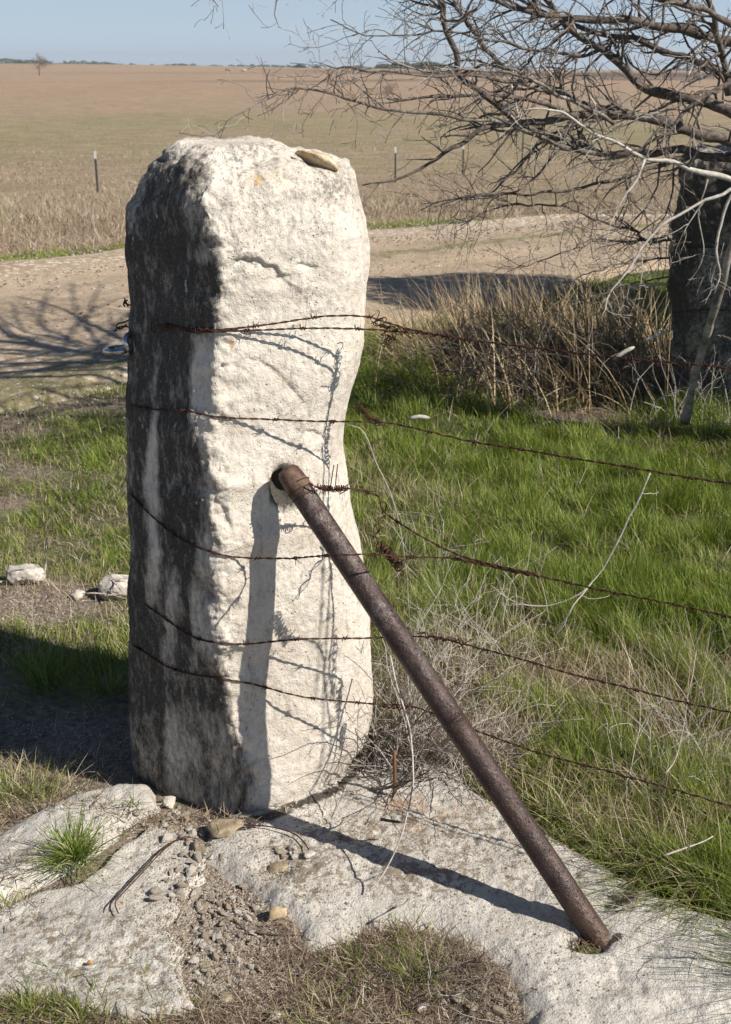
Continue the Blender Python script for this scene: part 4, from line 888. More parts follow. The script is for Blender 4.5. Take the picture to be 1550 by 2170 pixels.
def limb(L, y0, y1, r0, r1, pale=.15, dens=9, Lr=(.12, .5), wig=.012, drop=-.25, name='branch', lab=None):
    n = len(L); pts = [UY(a, b, y0 + (y1 - y0) * k / (n - 1)) for k, (a, b) in enumerate(L)]
    P = resample(pts, .035); m = len(P); s = np.arange(m)
    off = np.stack([fbm(s*.45, q, L[0][0], 9, 3) for q in (1., 7., 13.)], -1) * wig * np.minimum(1, s / 4)[:, None]; P = P + off
    rad = .87 * np.linspace(r0, r1, m) * (1 + .22 * fbm(s * .8, L[0][1], 3, 4, 2)); T = Tubes(); T.add(P, rad, 9, pale)
    twigs(T, P, rad, dens, Lr, rr, pale * .75 + .03, 0, drop=drop); o = T.obj(name, M['bark'], parent=tree, wl=TB)
    if lab: o['label'] = lab
limb([(1580, 310), (1550, 300), (1475, 280), (1375, 250), (1325, 240), (1225, 245), (1155, 255), (1075, 260), (1025, 275), (965, 310), (900, 357), (825, 385), (766, 392)], 5.1, 4.6, .030, .003, .1, 5, (.1, .4))
limb([(1590, 250), (1550, 240), (1500, 215), (1425, 205), (1375, 190), (1335, 155), (1300, 120), (1265, 95), (1215, 65), (1175, 25), (1150, -10), (1110, -60)], 5.1, 5.4, .028, .010, .1, 9)
limb([(1600, 110), (1550, 90), (1475, 70), (1400, 55), (1325, 42), (1250, 42), (1175, 38), (1100, 20), (1045, -5), (960, -40)], 5.1, 4.9, .024, .008, .1, 10)
limb([(1600, 190), (1500, 140), (1425, 115), (1350, 85), (1265, 70), (1205, 50), (1140, 20), (1060, -30)], 5.2, 5.7, .020, .006, .15, 10)
limb([(1225, 245), (1175, 300), (1125, 275), (1075, 240), (1015, 195), (975, 160), (965, 110), (945, 50), (930, -5), (915, -60)], 5.0, 4.7, .017, .010, .2, 10)
limb([(1330, 240), (1225, 215), (1175, 190), (1125, 165), (1075, 145), (1035, 110), (1015, 75), (990, 40), (965, 10), (940, -40)], 5.3, 5.0, .017, .007, .15, 10)
limb([(1620, 400), (1545, 378), (1475, 365), (1425, 345), (1365, 335), (1315, 310), (1275, 290), (1245, 280), (1215, 255), (1190, 235), (1160, 228), (1110, 232)], 4.7, 4.4, .013, .003, .95, 4, (.06, .3), lab='bleached white barkless branch')
limb([(1300, 262), (1275, 245), (1225, 220), (1190, 205), (1165, 185), (1125, 165), (1075, 155), (1000, 147), (925, 150), (875, 145), (835, 130), (820, 118)], 4.8, 4.3, .009, .003, .5, 9, (.06, .3))
limb([(1367, 338), (1350, 380), (1315, 435), (1295, 475), (1285, 530)], 4.5, 4.4, .006, .0018, .95, 3, (.04, .12))
limb([(1610, 385), (1535, 408), (1475, 435), (1425, 465), (1375, 510), (1340, 560), (1300, 610), (1285, 650), (1273, 668)], 4.6, 4.4, .009, .002, .92, 4, (.05, .2), drop=-1)
limb([(1560, 400), (1540, 430), (1530, 470), (1520, 530), (1525, 590), (1517, 625)], 4.9, 4.9, .008, .003, .9, 4, (.05, .15), drop=-1)
limb([(1500, 380), (1484, 440), (1484, 480), (1492, 515), (1492, 545), (1478, 580), (1455, 608)], 4.9, 4.9, .004, .0015, .7, 2, (.03, .08))
limb([(1260, 325), (1200, 312), (1140, 290), (1075, 262), (1000, 255), (920, 242), (840, 232), (760, 215), (700, 200), (620, 190), (570, 210), (530, 225), (490, 255), (466, 280)], 4.9, 3.9, .010, .0022, .42, 8, (.05, .22))
limb([(1230, 118), (1150, 108), (1075, 90), (1000, 75), (925, 70), (850, 72), (775, 73), (700, 42)], 4.9, 4.4, .007, .002, .3, 12, (.08, .32))
limb([(1200, 205), (1140, 188), (1075, 172), (960, 158), (900, 160), (850, 150), (777, 147), (720, 145), (690, 165)], 4.8, 4.2, .008, .002, .2, 9, (.06, .25))
limb([(1190, 232), (1125, 212), (1060, 200), (995, 200), (925, 202), (850, 210), (823, 206)], 5.0, 4.7, .010, .004, .1, 9, (.06, .22))
limb([(1600, 345), (1500, 330), (1430, 318), (1375, 325), (1275, 325), (1225, 310), (1175, 295), (1125, 265), (1085, 255)], 5.3, 5.2, .020, .013, .3, 8, (.1, .4))
limb([(1560, 325), (1425, 340), (1350, 370), (1275, 385), (1200, 405), (1125, 410), (1025, 415), (950, 425), (890, 447)], 5.3, 4.9, .012, .0025, .12, 8, (.08, .35))
limb([(1580, 500), (1470, 500), (1375, 510), (1340, 485), (1275, 470), (1200, 440), (1125, 435), (1055, 440), (975, 477)], 6.5, 5.1, .011, .0025, .15, 9, (.08, .35))
limb([(1580, 500), (1450, 490), (1365, 510), (1275, 510), (1200, 535), (1125, 560), (1075, 575)], 6.5, 5.2, .008, .002, .12, 9, (.06, .3))
limb([(1200, 303), (1160, 345), (1135, 380), (1090, 405), (1040, 420), (960, 418)], 5.1, 4.8, .006, .002, .1, 7, (.05, .2))
limb([(1150, 290), (1110, 345), (1060, 395), (1000, 420), (900, 428)], 5.0, 4.8, .006, .002, .1, 7, (.05, .25))
limb([(1580, 500), (1480, 520), (1420, 545), (1330, 555), (1250, 580), (1180, 612)], 6.5, 5.3, .008, .002, .1, 8, (.06, .3))
limb([(1580, 500), (1470, 560), (1400, 590), (1330, 600), (1260, 630), (1200, 650)], 6.5, 5.3, .006, .002, .2, 7, (.06, .25))
limb([(1560, 170), (1500, 200), (1440, 250), (1400, 290), (1340, 330), (1290, 350)], 4.9, 4.7, .012, .003, .2, 12, (.08, .35), drop=-.9)
limb([(1545, 200), (1535, 120), (1515, 60), (1505, 0), (1480, -50)], 5.0, 4.8, .016, .010, .15, 12)
limb([(1570, 60), (1480, 20), (1380, -10), (1280, -20), (1200, -40)], 4.7, 4.5, .014, .006, .2, 13)
limb([(1280, 110), (1240, 160), (1250, 220), (1275, 270), (1290, 330)], 4.7, 4.6, .006, .002, .4, 9, (.05, .2), drop=-.6)
limb([(1400, 340), (1390, 400), (1370, 440), (1340, 470), (1320, 520)], 5.3, 5.2, .006, .002, .3, 10, (.06, .25), drop=-.8)
limb([(1430, 330), (1425, 400), (1410, 450), (1380, 500)], 5.4, 5.3, .006, .002, .3, 11, (.06, .25), drop=-.8)
# hanging twig ends at the top edge and the part of the crown above the frame (it shades the road)
limb([(900, -60), (760, -75), (640, -60), (590, -20), (585, 30), (592, 60)], 4.6, 4.1, .007, .0015, .5, 4, (.04, .13), drop=-.8)
limb([(680, -70), (560, -60), (480, -40), (455, -10), (465, 10)], 4.3, 3.9, .006, .0015, .5, 4, (.04, .12), drop=-.8)
def limb3(pts, r0, r1, dens=6, Lr=(.2, .7)):
    P = resample(pts, .06); m = len(P); rad = np.linspace(r0, r1, m); T = Tubes(); T.add(P, rad, 8, .15); twigs(T, P, rad, dens, Lr, rr, .1, 1); T.obj('branch', M['bark'], parent=tree, wl=TB)
for pts in ([(1.7, 5.1, 2.3), (1.2, 5.4, 2.5), (.6, 5.8, 2.75), (.1, 6.0, 2.95)], [(1.75, 5.1, 2.8), (1.1, 5.0, 3.0), (.5, 5.2, 3.1), (-.1, 5.6, 3.3)], [(1.7, 5.15, 2.6), (1.3, 5.9, 2.7), (.9, 6.6, 2.75), (.5, 7.1, 2.8)], [(1.75, 5.1, 3.2), (1.3, 5.5, 3.5), (.8, 6.1, 3.6), (.3, 6.6, 3.7)], [(1.7, 5.1, 2.5), (2.3, 5.3, 2.8), (2.9, 5.5, 2.9)], [(1.72, 5.1, 3.0), (1.0, 4.9, 2.75), (.3, 4.9, 2.7), (-.2, 5.1, 2.7)], [(1.7, 5.2, 3.4), (1.2, 6.2, 3.8), (.6, 7.0, 3.9)]): limb3(pts, .03, .006, 22)
for k in range(30):
    a = rr.uniform(1.2, 4.4); h0 = rr.uniform(2.2, 3.4); L_ = rr.uniform(1.2, 2.6)
    limb3([(1.7, 5.1, h0), (1.7 + .5*L_*math.cos(a), 5.1 + .5*L_*math.sin(a), h0 + .25), (1.7 + L_*math.cos(a), 5.1 + L_*math.sin(a) + .2, h0 + rr.uniform(.0, .35))], .012, .005, 9)
print('twigs', TWN)
# leaning stick by the far post
T = Tubes(); P = resample([UY(a, b, y) for a, b, y in [(1570, 470, 5.0), (1545, 540, 5.0), (1532, 600, 5.05), (1512, 665, 5.1), (1493, 730, 5.2), (1472, 800, 5.25), (1462, 850, 5.3), (1452, 895, 5.35)]], .03)
T.add(P, np.linspace(.013, .02, len(P)) * (1 + .2 * fbm(np.arange(len(P)) * .6, 0, 0, 3, 2)), 9, .55); tag(T.obj('leaning_branch', M['bark']), 'thick grey stick leaning against the dark far stone post', 'branch')
for lab, L, y, r in (('short bleached piece of wood lying in the brush left of the far post', [(1302, 762), (1320, 748), (1345, 735)], 5.6, .010), ('pale broken stick in the brush touching the far post', [(1365, 722), (1390, 712), (1418, 702)], 5.7, .008), ('pale curved stick above the brush beside the far post', [(1333, 610), (1370, 604), (1418, 602)], 5.9, .008), ('small white stick lying in the green grass right of the post', [(866, 888), (888, 883), (912, 886)], 4.8, .009)):
    T = Tubes(); P = resample([UY(a, b, y) for a, b in L], .02); T.add(P, [r * .5] + [r] * (len(P) - 2) + [r * .4], 8, 1.0); tag(T.obj('stick', M['bark']), lab, 'stick')

# ------------------------------------------------------------------ stones and gravel
def place(bm, name, label, px, py, m, cat='stone', sink=.3, rot=(0, 0, 0), hz=.01, group=None, z=None):
    c = UZ(px, py, 0); h = max(zz(c.x, c.y), float(hgt(c.x, c.y))) if z is None else z; c = UZ(px, py, h)
    o = bm_obj(name, bm, m, (c.x, c.y, h + hz * (1 - sink))); o.rotation_euler = rot; tag(o, label, cat, group); return o
place(rock_bm(31, (.058, .040, .012), .3, 30, 2), 'flat_stone', 'flat brown stained stone wedged at the foot of the foreground post', 482, 1762, M['brownstone'], rot=(R(8), R(4), R(15)), hz=.012)
place(rock_bm(32, (.026, .017, .022), .12, 14, 2), 'brown_stone', 'chunky orange brown stone standing beyond the gravel, larger than its neighbours', 588, 1950, M['tanrock'], rot=(R(20), R(12), R(35)), hz=.022)
place(rock_bm(33, (.017, .013, .010), .25, 20, 2), 'white_pebble', 'whitish stone lying by itself in the pipe shadow line on the slab', 656, 1815, M['fieldstone'], rot=(0, R(10), R(30)), hz=.009)
place(rock_bm(34, (.024, .018, .018), .2, 18, 2), 'pale_stone', 'upright pale stone at the top of the gravel beside the post foot', 360, 1708, M['fieldstone'], rot=(0, R(25), R(30)), hz=.016)
place(rock_bm(35, (.030, .020, .012), .3, 20, 2), 'brown_stone', 'greenish brown stone in the small hollow of the main slab', 592, 1843, M['brownstone'], rot=(0, 0, R(20)), hz=.008)
place(rock_bm(36, (.020, .016, .010), .2, 16, 2), 'tan_stone', 'tan brown stone at the bottom edge of the gravel near the bare soil', 478, 2120, M['brownstone'], rot=(0, 0, R(10)), hz=.008)
place(rock_bm(37, (.018, .014, .010), .2, 16, 2), 'white_pebble', 'smooth whitish pebble in the dead grass patch at the bottom', 893, 2138, M['fieldstone'], rot=(0, 0, R(40)), hz=.008)
place(rock_bm(38, (.017, .014, .008), .2, 16, 2), 'white_pebble', 'small whitish stone at the very bottom left of the dead grass', 582, 2155, M['fieldstone'], rot=(0, 0, R(10)), hz=.007)
for lab, a, b, s in (('bright orange flint chip on the left edge of the gravel', 338, 1907, .0075), ('small orange chip on the speckled slab beside the wire end', 260, 1915, .006), ('orange brown chip alone in the middle of the speckled slab', 190, 2042, .008), ('small orange chip under the curved wire on the slab', 278, 1850, .006), ('tiny orange chip in the middle of the gravel', 402, 1888, .004), ('tiny orange chip at the bottom of the gravel near the soil', 400, 2118, .005)):
    place(rock_bm(int(a), (s, s * .7, s * .6), .15, 12, 1), 'orange_chip', lab, a, b, M['orange'], rot=(0, R(15), R(a)), hz=s*.5)
place(rock_bm(51, (.078, .05, .036), .35, 40, 3), 'field_stone', 'pinkish angular stone in the grass at the far left', 58, 1232, M['fieldstone'], rot=(0, R(6), R(10)), hz=.04, z=0)
place(rock_bm(52, (.075, .06, .048), .22, 50, 3), 'field_stone', 'rounded pale stone half hidden behind the left edge of the post', 252, 1262, M['fieldstone'], rot=(0, 0, R(20)), hz=.04, z=0)
place(rock_bm(53, (.032, .022, .02), .3, 20, 2), 'field_stone', 'small pale stone in the grass between the two larger field stones', 165, 1268, M['fieldstone'], rot=(0, 0, R(60)), hz=.02, z=0)
place(rock_bm(54, (.05, .03, .022), .3, 24, 2), 'field_stone', 'dull stone almost buried in the dry grass right of the pipe', 1262, 1590, M['fieldstone'], rot=(0, 0, R(0)), hz=.018, z=0)
# counted gravel stones
GMES = []
GC = [('whitish', (.44, .395, .33), (.68, .63, .55)), ('grey', (.29, .25, .205), (.50, .44, .36)), ('brown', (.25, .19, .135), (.50, .41, .30))]
GM_ = [m_simple(c + '_limestone_chip', a, b, 90, .92, .2, 0, .003) for c, a, b in GC]
for k in range(15):
    a = 1.0; o = bm_obj('gravel_stone', rock_bm(60 + k, (1.0, random.uniform(.6, .9), random.uniform(.45, .75)), .18, 13 + k, 1), GM_[k % 3], smooth=False); GMES.append(o.data); bpy.data.objects.remove(o)
GR = [(455, 1980, 75, 70, .0058, 70), (400, 1900, 50, 50, .007, 48), (480, 1920, 60, 45, .0058, 44), (420, 1810, 45, 25, .008, 22), (370, 1735, 60, 24, .0078, 28), (400, 1760, 30, 18, .006, 10), (612, 1835, 26, 14, .007, 12), (430, 2060, 35, 25, .006, 8), (1010, 2130, 60, 30, .008, 16), (540, 2010, 60, 40, .005, 18), (740, 1690, 60, 14, .004, 8)]
GL = {0: 'angular limestone chip in the gravel patch at the foot of the stone post', 1: 'stone chip in the small hollow of the main slab', 2: 'stone chip among the dead grass at the bottom edge', 3: 'tiny stone chip along the right foot of the post'}
GG = {0: 'gravel patch stones', 1: 'hollow stones', 2: 'stones in the dead grass', 3: 'stones at the post foot'}
rr = random.Random(12)
for gi, (gx, gy, sx, sy, sz, cnt) in enumerate(GR):
    for k in range(cnt):
        px, py = gx + rr.gauss(0, sx * .62), gy + rr.gauss(0, sy * .62); c = UZ(px, py); h = max(zz(c.x, c.y), float(hgt(c.x, c.y)))
        s_ = 1.3 * sz * rr.choice([.55, .7, .8, 1, 1, 1.2, 1.5, 1.8]); ci = rr.randrange(15); o = bpy.data.objects.new('gravel_stone', GMES[ci]); COL.objects.link(o)
        o.location = (c.x, c.y, h + s_ * .4); o.scale = (s_ * rr.uniform(.8, 1.3), s_ * rr.uniform(.8, 1.1), s_ * rr.uniform(.7, 1.1)); o.rotation_euler = (rr.uniform(-.5, .5), rr.uniform(-.5, .5), rr.uniform(0, 6.3))
        q = 1 if gi == 6 else 2 if gi == 8 else 3 if gi == 10 else 0; big = 'larger ' if s_ > sz * 1.6 else 'small '; wh = ['in the lower gravel by the speckled slab', 'in the left part of the gravel', 'in the middle of the gravel', 'in the gravel next to the main slab lobe', 'in the upper gravel under the post foot', 'in the gravel right below the post', '', 'in the bare soil under the gravel', '', 'in the soil beside the brown twig', ''][gi]
        lb = (GL[q] if q else 'angular limestone chip ' + wh); tag(o, big + GC[ci % 3][0] + ' ' + lb.replace('tiny ', ''), 'stone', 'angular %s%s chips %s' % (big, GC[ci % 3][0], wh or GG[q]))
# fine grit, as one mass; also the windrow of stones along the road
def grit(name, label, X, Y, Z, S_, rnd):
    base = np.array([[1, 0, 0], [-1, 0, 0], [0, 1, 0], [0, -1, 0], [0, 0, 1], [0, 0, -1.]]); f = np.array([[0, 2, 4], [2, 1, 4], [1, 3, 4], [3, 0, 4], [2, 0, 5], [1, 2, 5], [3, 1, 5], [0, 3, 5]])
    n = len(X); J = base[None] * U(.6, 1.2, (n * 6)).reshape(n, 6, 1) * S_[:, None, None]; a = U(0, 6.28, n); ca, sa = np.cos(a), np.sin(a)
    V = np.stack([J[..., 0] * ca[:, None] - J[..., 1] * sa[:, None] + X[:, None] + J[..., 2]*.4, J[..., 0] * sa[:, None] + J[..., 1] * ca[:, None] + Y[:, None], J[..., 2] * .7 + Z[:, None] + J[..., 0] * .3], -1).reshape(-1, 3)
    F = (f[None] + (np.arange(n) * 6)[:, None, None]).reshape(-1, 3)
    tag(mesh_np(name, V, F, M['grit'], dict(rnd=np.repeat(rnd, 6)), smooth=False), kind='stuff')
def wgrit(x, y):
    px, py = proj(np.stack([x, y, 0*x], -1))
    w = .9 * blob(px, py, 450, 1930, 110, 110) + .8 * blob(px, py, 380, 1760, 90, 40) + .5 * blob(px, py, 480, 2060, 90, 70) + .8 * blob(px, py, 600, 1845, 40, 20) + .7 * blob(px, py, 690, 1690, 110, 18) + .3 * blob(px, py, 1010, 2120, 100, 50) + .16 * blob(px, py, 900, 2050, 260, 120)
    w += (.3 * blob(px, py, 60, 1310, 150, 50) + .22 * blob(px, py, 120, 1590, 260, 70)) + .12 * blob(px, py, 900, 1780, 500, 100)
    return np.clip(w, 0, 1)
x, y = scatter(420000, 1.62, 4.2, wgrit); n = len(x); Z = np.maximum(np.array([zz(a, b) for a, b in zip(x, y)]), hgt(x, y))
grit('fine_grit', '', x, y, Z, U(.0012, .0038, n) * (1 + .4 * (RNG.random(n) > .9)) * np.maximum(1, y / 2.4), U(0, 1, n)); print('grit', n)
NQ = 30000; x = U(-6, 9, NQ); v = np.where(RNG.random(NQ) < .75, RNG.normal(.92, .05, NQ), U(0, 1, NQ)); v = np.where((x < -.4) & (RNG.random(NQ) < .5), RNG.normal(.05, .16, NQ), v)
y = near_y(x) + (far_y(x) - near_y(x)) * v; k = proj(np.stack([x, y, 0*x], -1)); k = (k[0] > -150) & (k[0] < 1700) & (v > -.12); x, y = x[k], y[k]; n = len(x)
grit('road_gravel', '', x, y, hgt(x, y) + .060, np.where(v[k] < .4, U(.004, .008, n), U(.006, .017, n)), U(.1, 1, n))

# ------------------------------------------------------------------ prairie grass across the road
def wpr(x, y): return sst(.2, 1.0, y - far_y(x) + fbm(x*.6, y*.6, 0, 2, 3) * .5) * (.35 + .65 * sst(-.3, .3, fbm(x*.35, y*.35, 0, 81, 3)))
def scat2(n, y0, y1, wf):
    y = y0 * (y1 / y0) ** (RNG.random(n)); x = U(-1, 1, n) * (.36 * y + 1); k = RNG.random(n) < wf(x, y); return x[k], y[k]
x, y = scat2(330000, 10.3, 120, lambda a, b: wpr(a, b) * (1 - .93 * sst(22, 80, b))); n = len(x)
cl = fbm(x*.5, y*.5, 0, 82, 4); rn = np.clip(U(0, .62, n) + .55 * cl + .45 * (RNG.random(n) < .10) * (y < 22) + .3 * (sst(.1, .35, fbm(x*.22, y*.3, 0, 84, 3)) * (RNG.random(n) < .6)), 0, 1)
tag(blades('prairie_grass', M['prairie'], x, y, hgt(x, y) - .02, U(.04, .17, n) * (1 + 1.2 * cl) * (1 - .4 * sst(14, 26, y)), U(.005, .010, n) * (.5 + np.minimum(y, 60) / 24), np.abs(RNG.normal(.3, .4, n)), U(0, .7, n), rn, K=2), kind='stuff'); print('prairie', n)
# short green verge beyond the road
x = U(-5, 8, 60000); y = far_y(x) + np.abs(RNG.normal(0, .38, 60000)) + .02; k = RNG.random(60000) < sst(-.3, .2, fbm(x*1.3, y*1.3, 0, 86, 3)) + .2; x, y = x[k], y[k]; n = len(x)
tag(blades('verge_grass', M['grass'], x, y, hgt(x, y), U(.02, .05, n), U(.006, .010, n), U(.1, .8, n), U(0, .5, n), np.clip(U(.35, .95, n), 0, 1), K=2), kind='stuff')

# steel fence posts in the field
def tpost(label, px, pt, pb, Y, white=True):
    g = UY(px, pb, Y); t = UY(px, pt, Y); gz = float(hgt(g.x, Y)); H = t.z - gz; root = empty('steel_fence_post', (g.x, Y, gz)); tag(root, label, 'fence post', 'steel posts of the field fence')
    bm = bmesh.new()
    def bx(x0, x1, y0, y1, z0, z1): bmesh.ops.create_cube(bm, size=1, matrix=Matrix.Translation(((x0+x1)/2, (y0+y1)/2, (z0+z1)/2)) @ Matrix.Diagonal((x1-x0, y1-y0, z1-z0, 1)))
    hh = H - (.16 if white else 0)
    bx(-.024, .024, -.003, .003, -.05, hh); bx(-.003, .003, .0032, .030, -.05, hh)
    for q in range(int(hh / .1)): bx(-.006, .006, -.009, -.0032, .06 + q * .1, .085 + q * .1)
    bm_obj('post_shaft', bm, M['tpost'], parent=root, smooth=False)
    bm = bmesh.new()
    if white: bx(-.024, .024, -.003, .003, hh, H); bx(-.003, .003, .0032, .030, hh, H); bm_obj('white_tip', bm, M['white'], parent=root, smooth=False)
    return root
tpost('dark steel fence post with a white tip in the field left of the stone post', 208, 320, 411, 27)
tpost('thin steel fence post in the field just right of the stone post', 838, 311, 384, 34)
tpost('thin steel fence post in the field farther right, seen through the branches', 981, 304, 370, 37)
tpost('dim steel fence post in the field, hidden among the tree branches', 1107, 262, 335, 38)

# ------------------------------------------------------------------ far things
def bare_tree(label, px, pb, Y, H, sd, m='twig', spread=.9):
    g = UY(px, pb, Y); gz = float(hgt(g.x, Y)); root = empty('bare_tree', (g.x, Y, gz)); tag(root, label, 'tree'); r = random.Random(sd)
    T = Tubes(); T.add([(0, 0, -.2), (.02*H, 0, .2*H), (0, .02*H, .4*H)], [.03*H, .022*H, .016*H], 7, .2); T.obj('trunk', M[m], parent=root)
    T = Tubes()
    def gr(p, d, L, rad, lev):
        P, rd = wander(p, d, L, 5, .16, Vector((0, 0, .25)), r, rad, rad * .5); T.add(P, rd, 4, .3, cap=False)
        if lev < 4:
            for _ in range(4 if lev < 3 else 3):
                i = r.randint(2, 5); dd = (P[i] - P[i-1]).normalized() + Vector((r.gauss(0, spread), r.gauss(0, spread), r.gauss(.15, spread * .6))); gr(P[i], dd, L * r.uniform(.5, .75), rad * .6, lev + 1)
    for _ in range(5): gr(Vector((0, 0, r.uniform(.15, .35) * H)), Vector((r.gauss(0, .7), r.gauss(0, .7), 1)), H * .34, .010 * H, 0)
    T.obj('crown', M[m], parent=root); return root
bare_tree('lone bare tree standing on the horizon at the far left', 82, 138, 230, 4.6, 4)
bare_tree('faint grey bare bush on the far slope behind the branches', 826, 192, 95, 1.9, 8)
def leafy(label, px, Y, pt, wpx, sd, name='distant_tree', cat='tree', base=None):
    t = UY(px, pt, Y); gz = float(hgt(t.x, Y)) if base is None else UY(px, base, Y).z; H = t.z - gz; W_ = wpx / F_PX * Y; root = empty(name, (t.x, Y, gz)); tag(root, label, cat)
    r = np.random.default_rng(sd); n = 900; q = r.normal(0, 1, (n, 3)); q /= np.linalg.norm(q, axis=1, keepdims=True); q *= r.random((n, 1)) ** .4
    lob = 1 + .3 * fbm(q[:, 0] * 2.5 + sd, q[:, 1] * 2.5, q[:, 2] * 2.5, sd, 2)
    c = np.stack([q[:, 0] * W_ / 2 * lob, q[:, 1] * W_ / 2, H * (.55 + .45 * q[:, 2] * lob)], -1); s_ = W_ * .045
    a = r.normal(0, 1, (n, 3)); a /= np.linalg.norm(a, axis=1, keepdims=True); b_ = np.cross(a, r.normal(0, 1, (n, 3))); b_ /= np.linalg.norm(b_, axis=1, keepdims=True)
    V = np.stack([c - a*s_, c + b_*s_*.8, c + a*s_, c - b_*s_*.8], 1).reshape(-1, 3); mesh_np('crown', V, np.arange(n*4).reshape(-1, 4), M['fartree'], parent=root, smooth=False)
    T = Tubes(); T.add([(0, 0, -.3), (0, 0, H * .6)], [W_ * .03, W_ * .02], 6, 0); T.obj('trunk', M['twig'], parent=root)
for i, (lab, px, pt, w) in enumerate((('small round green tree on the horizon above the stone post', 636, 135, 26), ('smaller pale tree on the horizon right of the round one', 672, 138, 20), ('low rounded tree on the horizon at the left of the clump behind the branches', 812, 134, 34), ('tallest rounded tree of the clump behind the dead branches', 850, 130, 44), ('broad rounded tree of the clump behind the dead branches', 905, 131, 60), ('low green tree on the horizon at the far right of the clump', 945, 137, 40), ('low green tree on the skyline at the far left edge', 40, 128, 26), ('dark tree on the skyline left of the lone bare tree', 56, 127, 14))): leafy(lab, px, 430 + 8 * i, pt, w, 40 + i, base=152)
# far wood line
r = np.random.default_rng(5); n = 26000; px = r.uniform(-600, 2200, n); Yt = 900 + 60 * r.random(n); base = np.interp(px, [-600, 0, 240, 500, 760, 1000, 2200], [134, 133, 141, 146, 149, 151, 156])
hh = np.clip(2 + 7 * (vn(px * .013, 0, 0, 3) + .2) + 3 * vn(px * .09, 0, 0, 4), .5, 12); hh = hh * np.where((px > 110) & (px < 135), .3, 1)
pq = base + 14 - (14 + hh) * r.random(n) ** .6; D_ = np.stack([px - 775, F_PX * ct + (1085 - pq) * st, -F_PX * st + (1085 - pq) * ct], -1); c = np.array(CAM) + D_ * (Yt / D_[:, 1])[:, None]
a = r.normal(0, 1, (n, 3)); a /= np.linalg.norm(a, axis=1, keepdims=True); b_ = np.cross(a, r.normal(0, 1, (n, 3))); b_ /= np.linalg.norm(b_, axis=1, keepdims=True); s_ = .75
tag(mesh_np('far_woodland', np.stack([c - a*s_, c + b_*s_, c + a*s_, c - b_*s_], 1).reshape(-1, 3), np.arange(n*4).reshape(-1, 4), M['fartree'], smooth=False), kind='stuff')
for lab, px, py, c_ in (('tiny dark boulder near the horizon above the stone post', 484, 149, 'twig'), ('tiny white boulder near the horizon right of the dark one', 518, 151, 'fieldstone')):
    g = UY(px, py, 300); o = bm_obj('boulder', rock_bm(int(px), (.75, .5, .5), .2, 20, 1), M[c_], (g.x, 300, float(hgt(g.x, 300)) + .3)); tag(o, lab, 'boulder')
# dense evergreen just outside the frame, its shade lies across the road
ev = empty('evergreen_bush', (3.75, 7.25, 0)); tag(ev, 'dense evergreen bush outside the right edge, shading the road behind the post', 'bush')
n = 30000; q = RNG.normal(0, 1, (n, 3)); q /= np.linalg.norm(q, axis=1, keepdims=True); q *= RNG.random((n, 1)) ** .35
c = np.stack([q[:, 0] * .85, q[:, 1] * .95, 1.75 + 1.65 * q[:, 2]], -1) * (1 + .15 * fbm(q[:, 0]*3, q[:, 1]*3, q[:, 2]*3, 6, 2))[:, None]
o = blades('crown', M['evergreen'], c[:, 0], c[:, 1], c[:, 2], U(.08, .16, n), U(.02, .035, n), U(0, 1.4, n), U(0, .4, n), U(0, 1, n), K=1); o.parent = ev
T = Tubes(); T.add([(0, 0, -.1), (.02, 0, 1.2), (0, .02, 2.6)], [.07, .05, .03], 8, 0); T.obj('trunk', M['bark'], parent=ev)

# unseen juniper shape added outside the frame to shade the far stone post
shade_ev = empty('evergreen_bush', (2.62, 5.55, 0)); tag(shade_ev, 'slim evergreen shade blocker added outside the right edge, shading the far stone post', 'bush')
n = 15000; q = RNG.normal(0, 1, (n, 3)); q /= np.linalg.norm(q, axis=1, keepdims=True); q *= RNG.random((n, 1)) ** .35
o = blades('crown', M['evergreen'], q[:, 0] * .42, q[:, 1] * .46, 1.15 + 1.05 * q[:, 2], U(.06, .12, n), U(.015, .03, n), U(0, 1.4, n), U(0, .4, n), U(0, 1, n), K=1); o.parent = shade_ev
T = Tubes(); T.add([(0, 0, -.1), (.02, 0, .8), (0, .02, 1.5)], [.05, .035, .02], 8, 0); T.obj('trunk', M['bark'], parent=shade_ev)

# ------------------------------------------------------------------ small stems, twigs and bits in front
def stem(label, L, r0, r1, m='bark', a=.9, name='dry_weed', cat='dry weed', side=0, seed=1, ground=False):
    pts = [(UY(p[0], p[1], p[2]) if len(p) == 3 else UZ(p[0], p[1], .05)) for p in L]; P = resample(pts, .012); P = P + np.stack([fbm(np.arange(len(P))*.2, k, seed, 3, 2) for k in (1., 2., 3.)], -1) * .003
    T = Tubes(); T.add(P, np.linspace(r0, r1, len(P)), 6, a); r = random.Random(seed)
    for _ in range(side):
        i = r.randint(1, len(P) - 2); d = Vector(P[i+1] - P[i]).normalized() + Vector((r.gauss(0, .7), r.gauss(0, .7), r.gauss(0, .7))); Q, rd = wander(P[i], d, r.uniform(.03, .10), 6, .2, Vector((0, 0, .2)), r, r1 * .8, .0005); T.add(Q, rd, 4, a)
    c = P[len(P)//2]; return tag(T.obj(name, M[m], loc=tuple(c)), label, cat)
stem('long pale dry stem standing up to the second wire in the middle of the grass', [(1376, 1003, 2.55), (1345, 1075, 2.55), (1308, 1150, 2.55), (1278, 1205, 2.55), (1240, 1250, 2.52), (1200, 1310, 2.5), (1150, 1390, 2.6)], .0022, .0012, a=.75, side=3, seed=2)
stem('curved white dry stem rising to the third wire', [(1245, 1244, 2.45), (1220, 1262, 2.45), (1185, 1278, 2.46), (1150, 1283, 2.47), (1090, 1276, 2.5), (1040, 1240, 2.52)], .0016, .0008, a=1, side=4, seed=3)
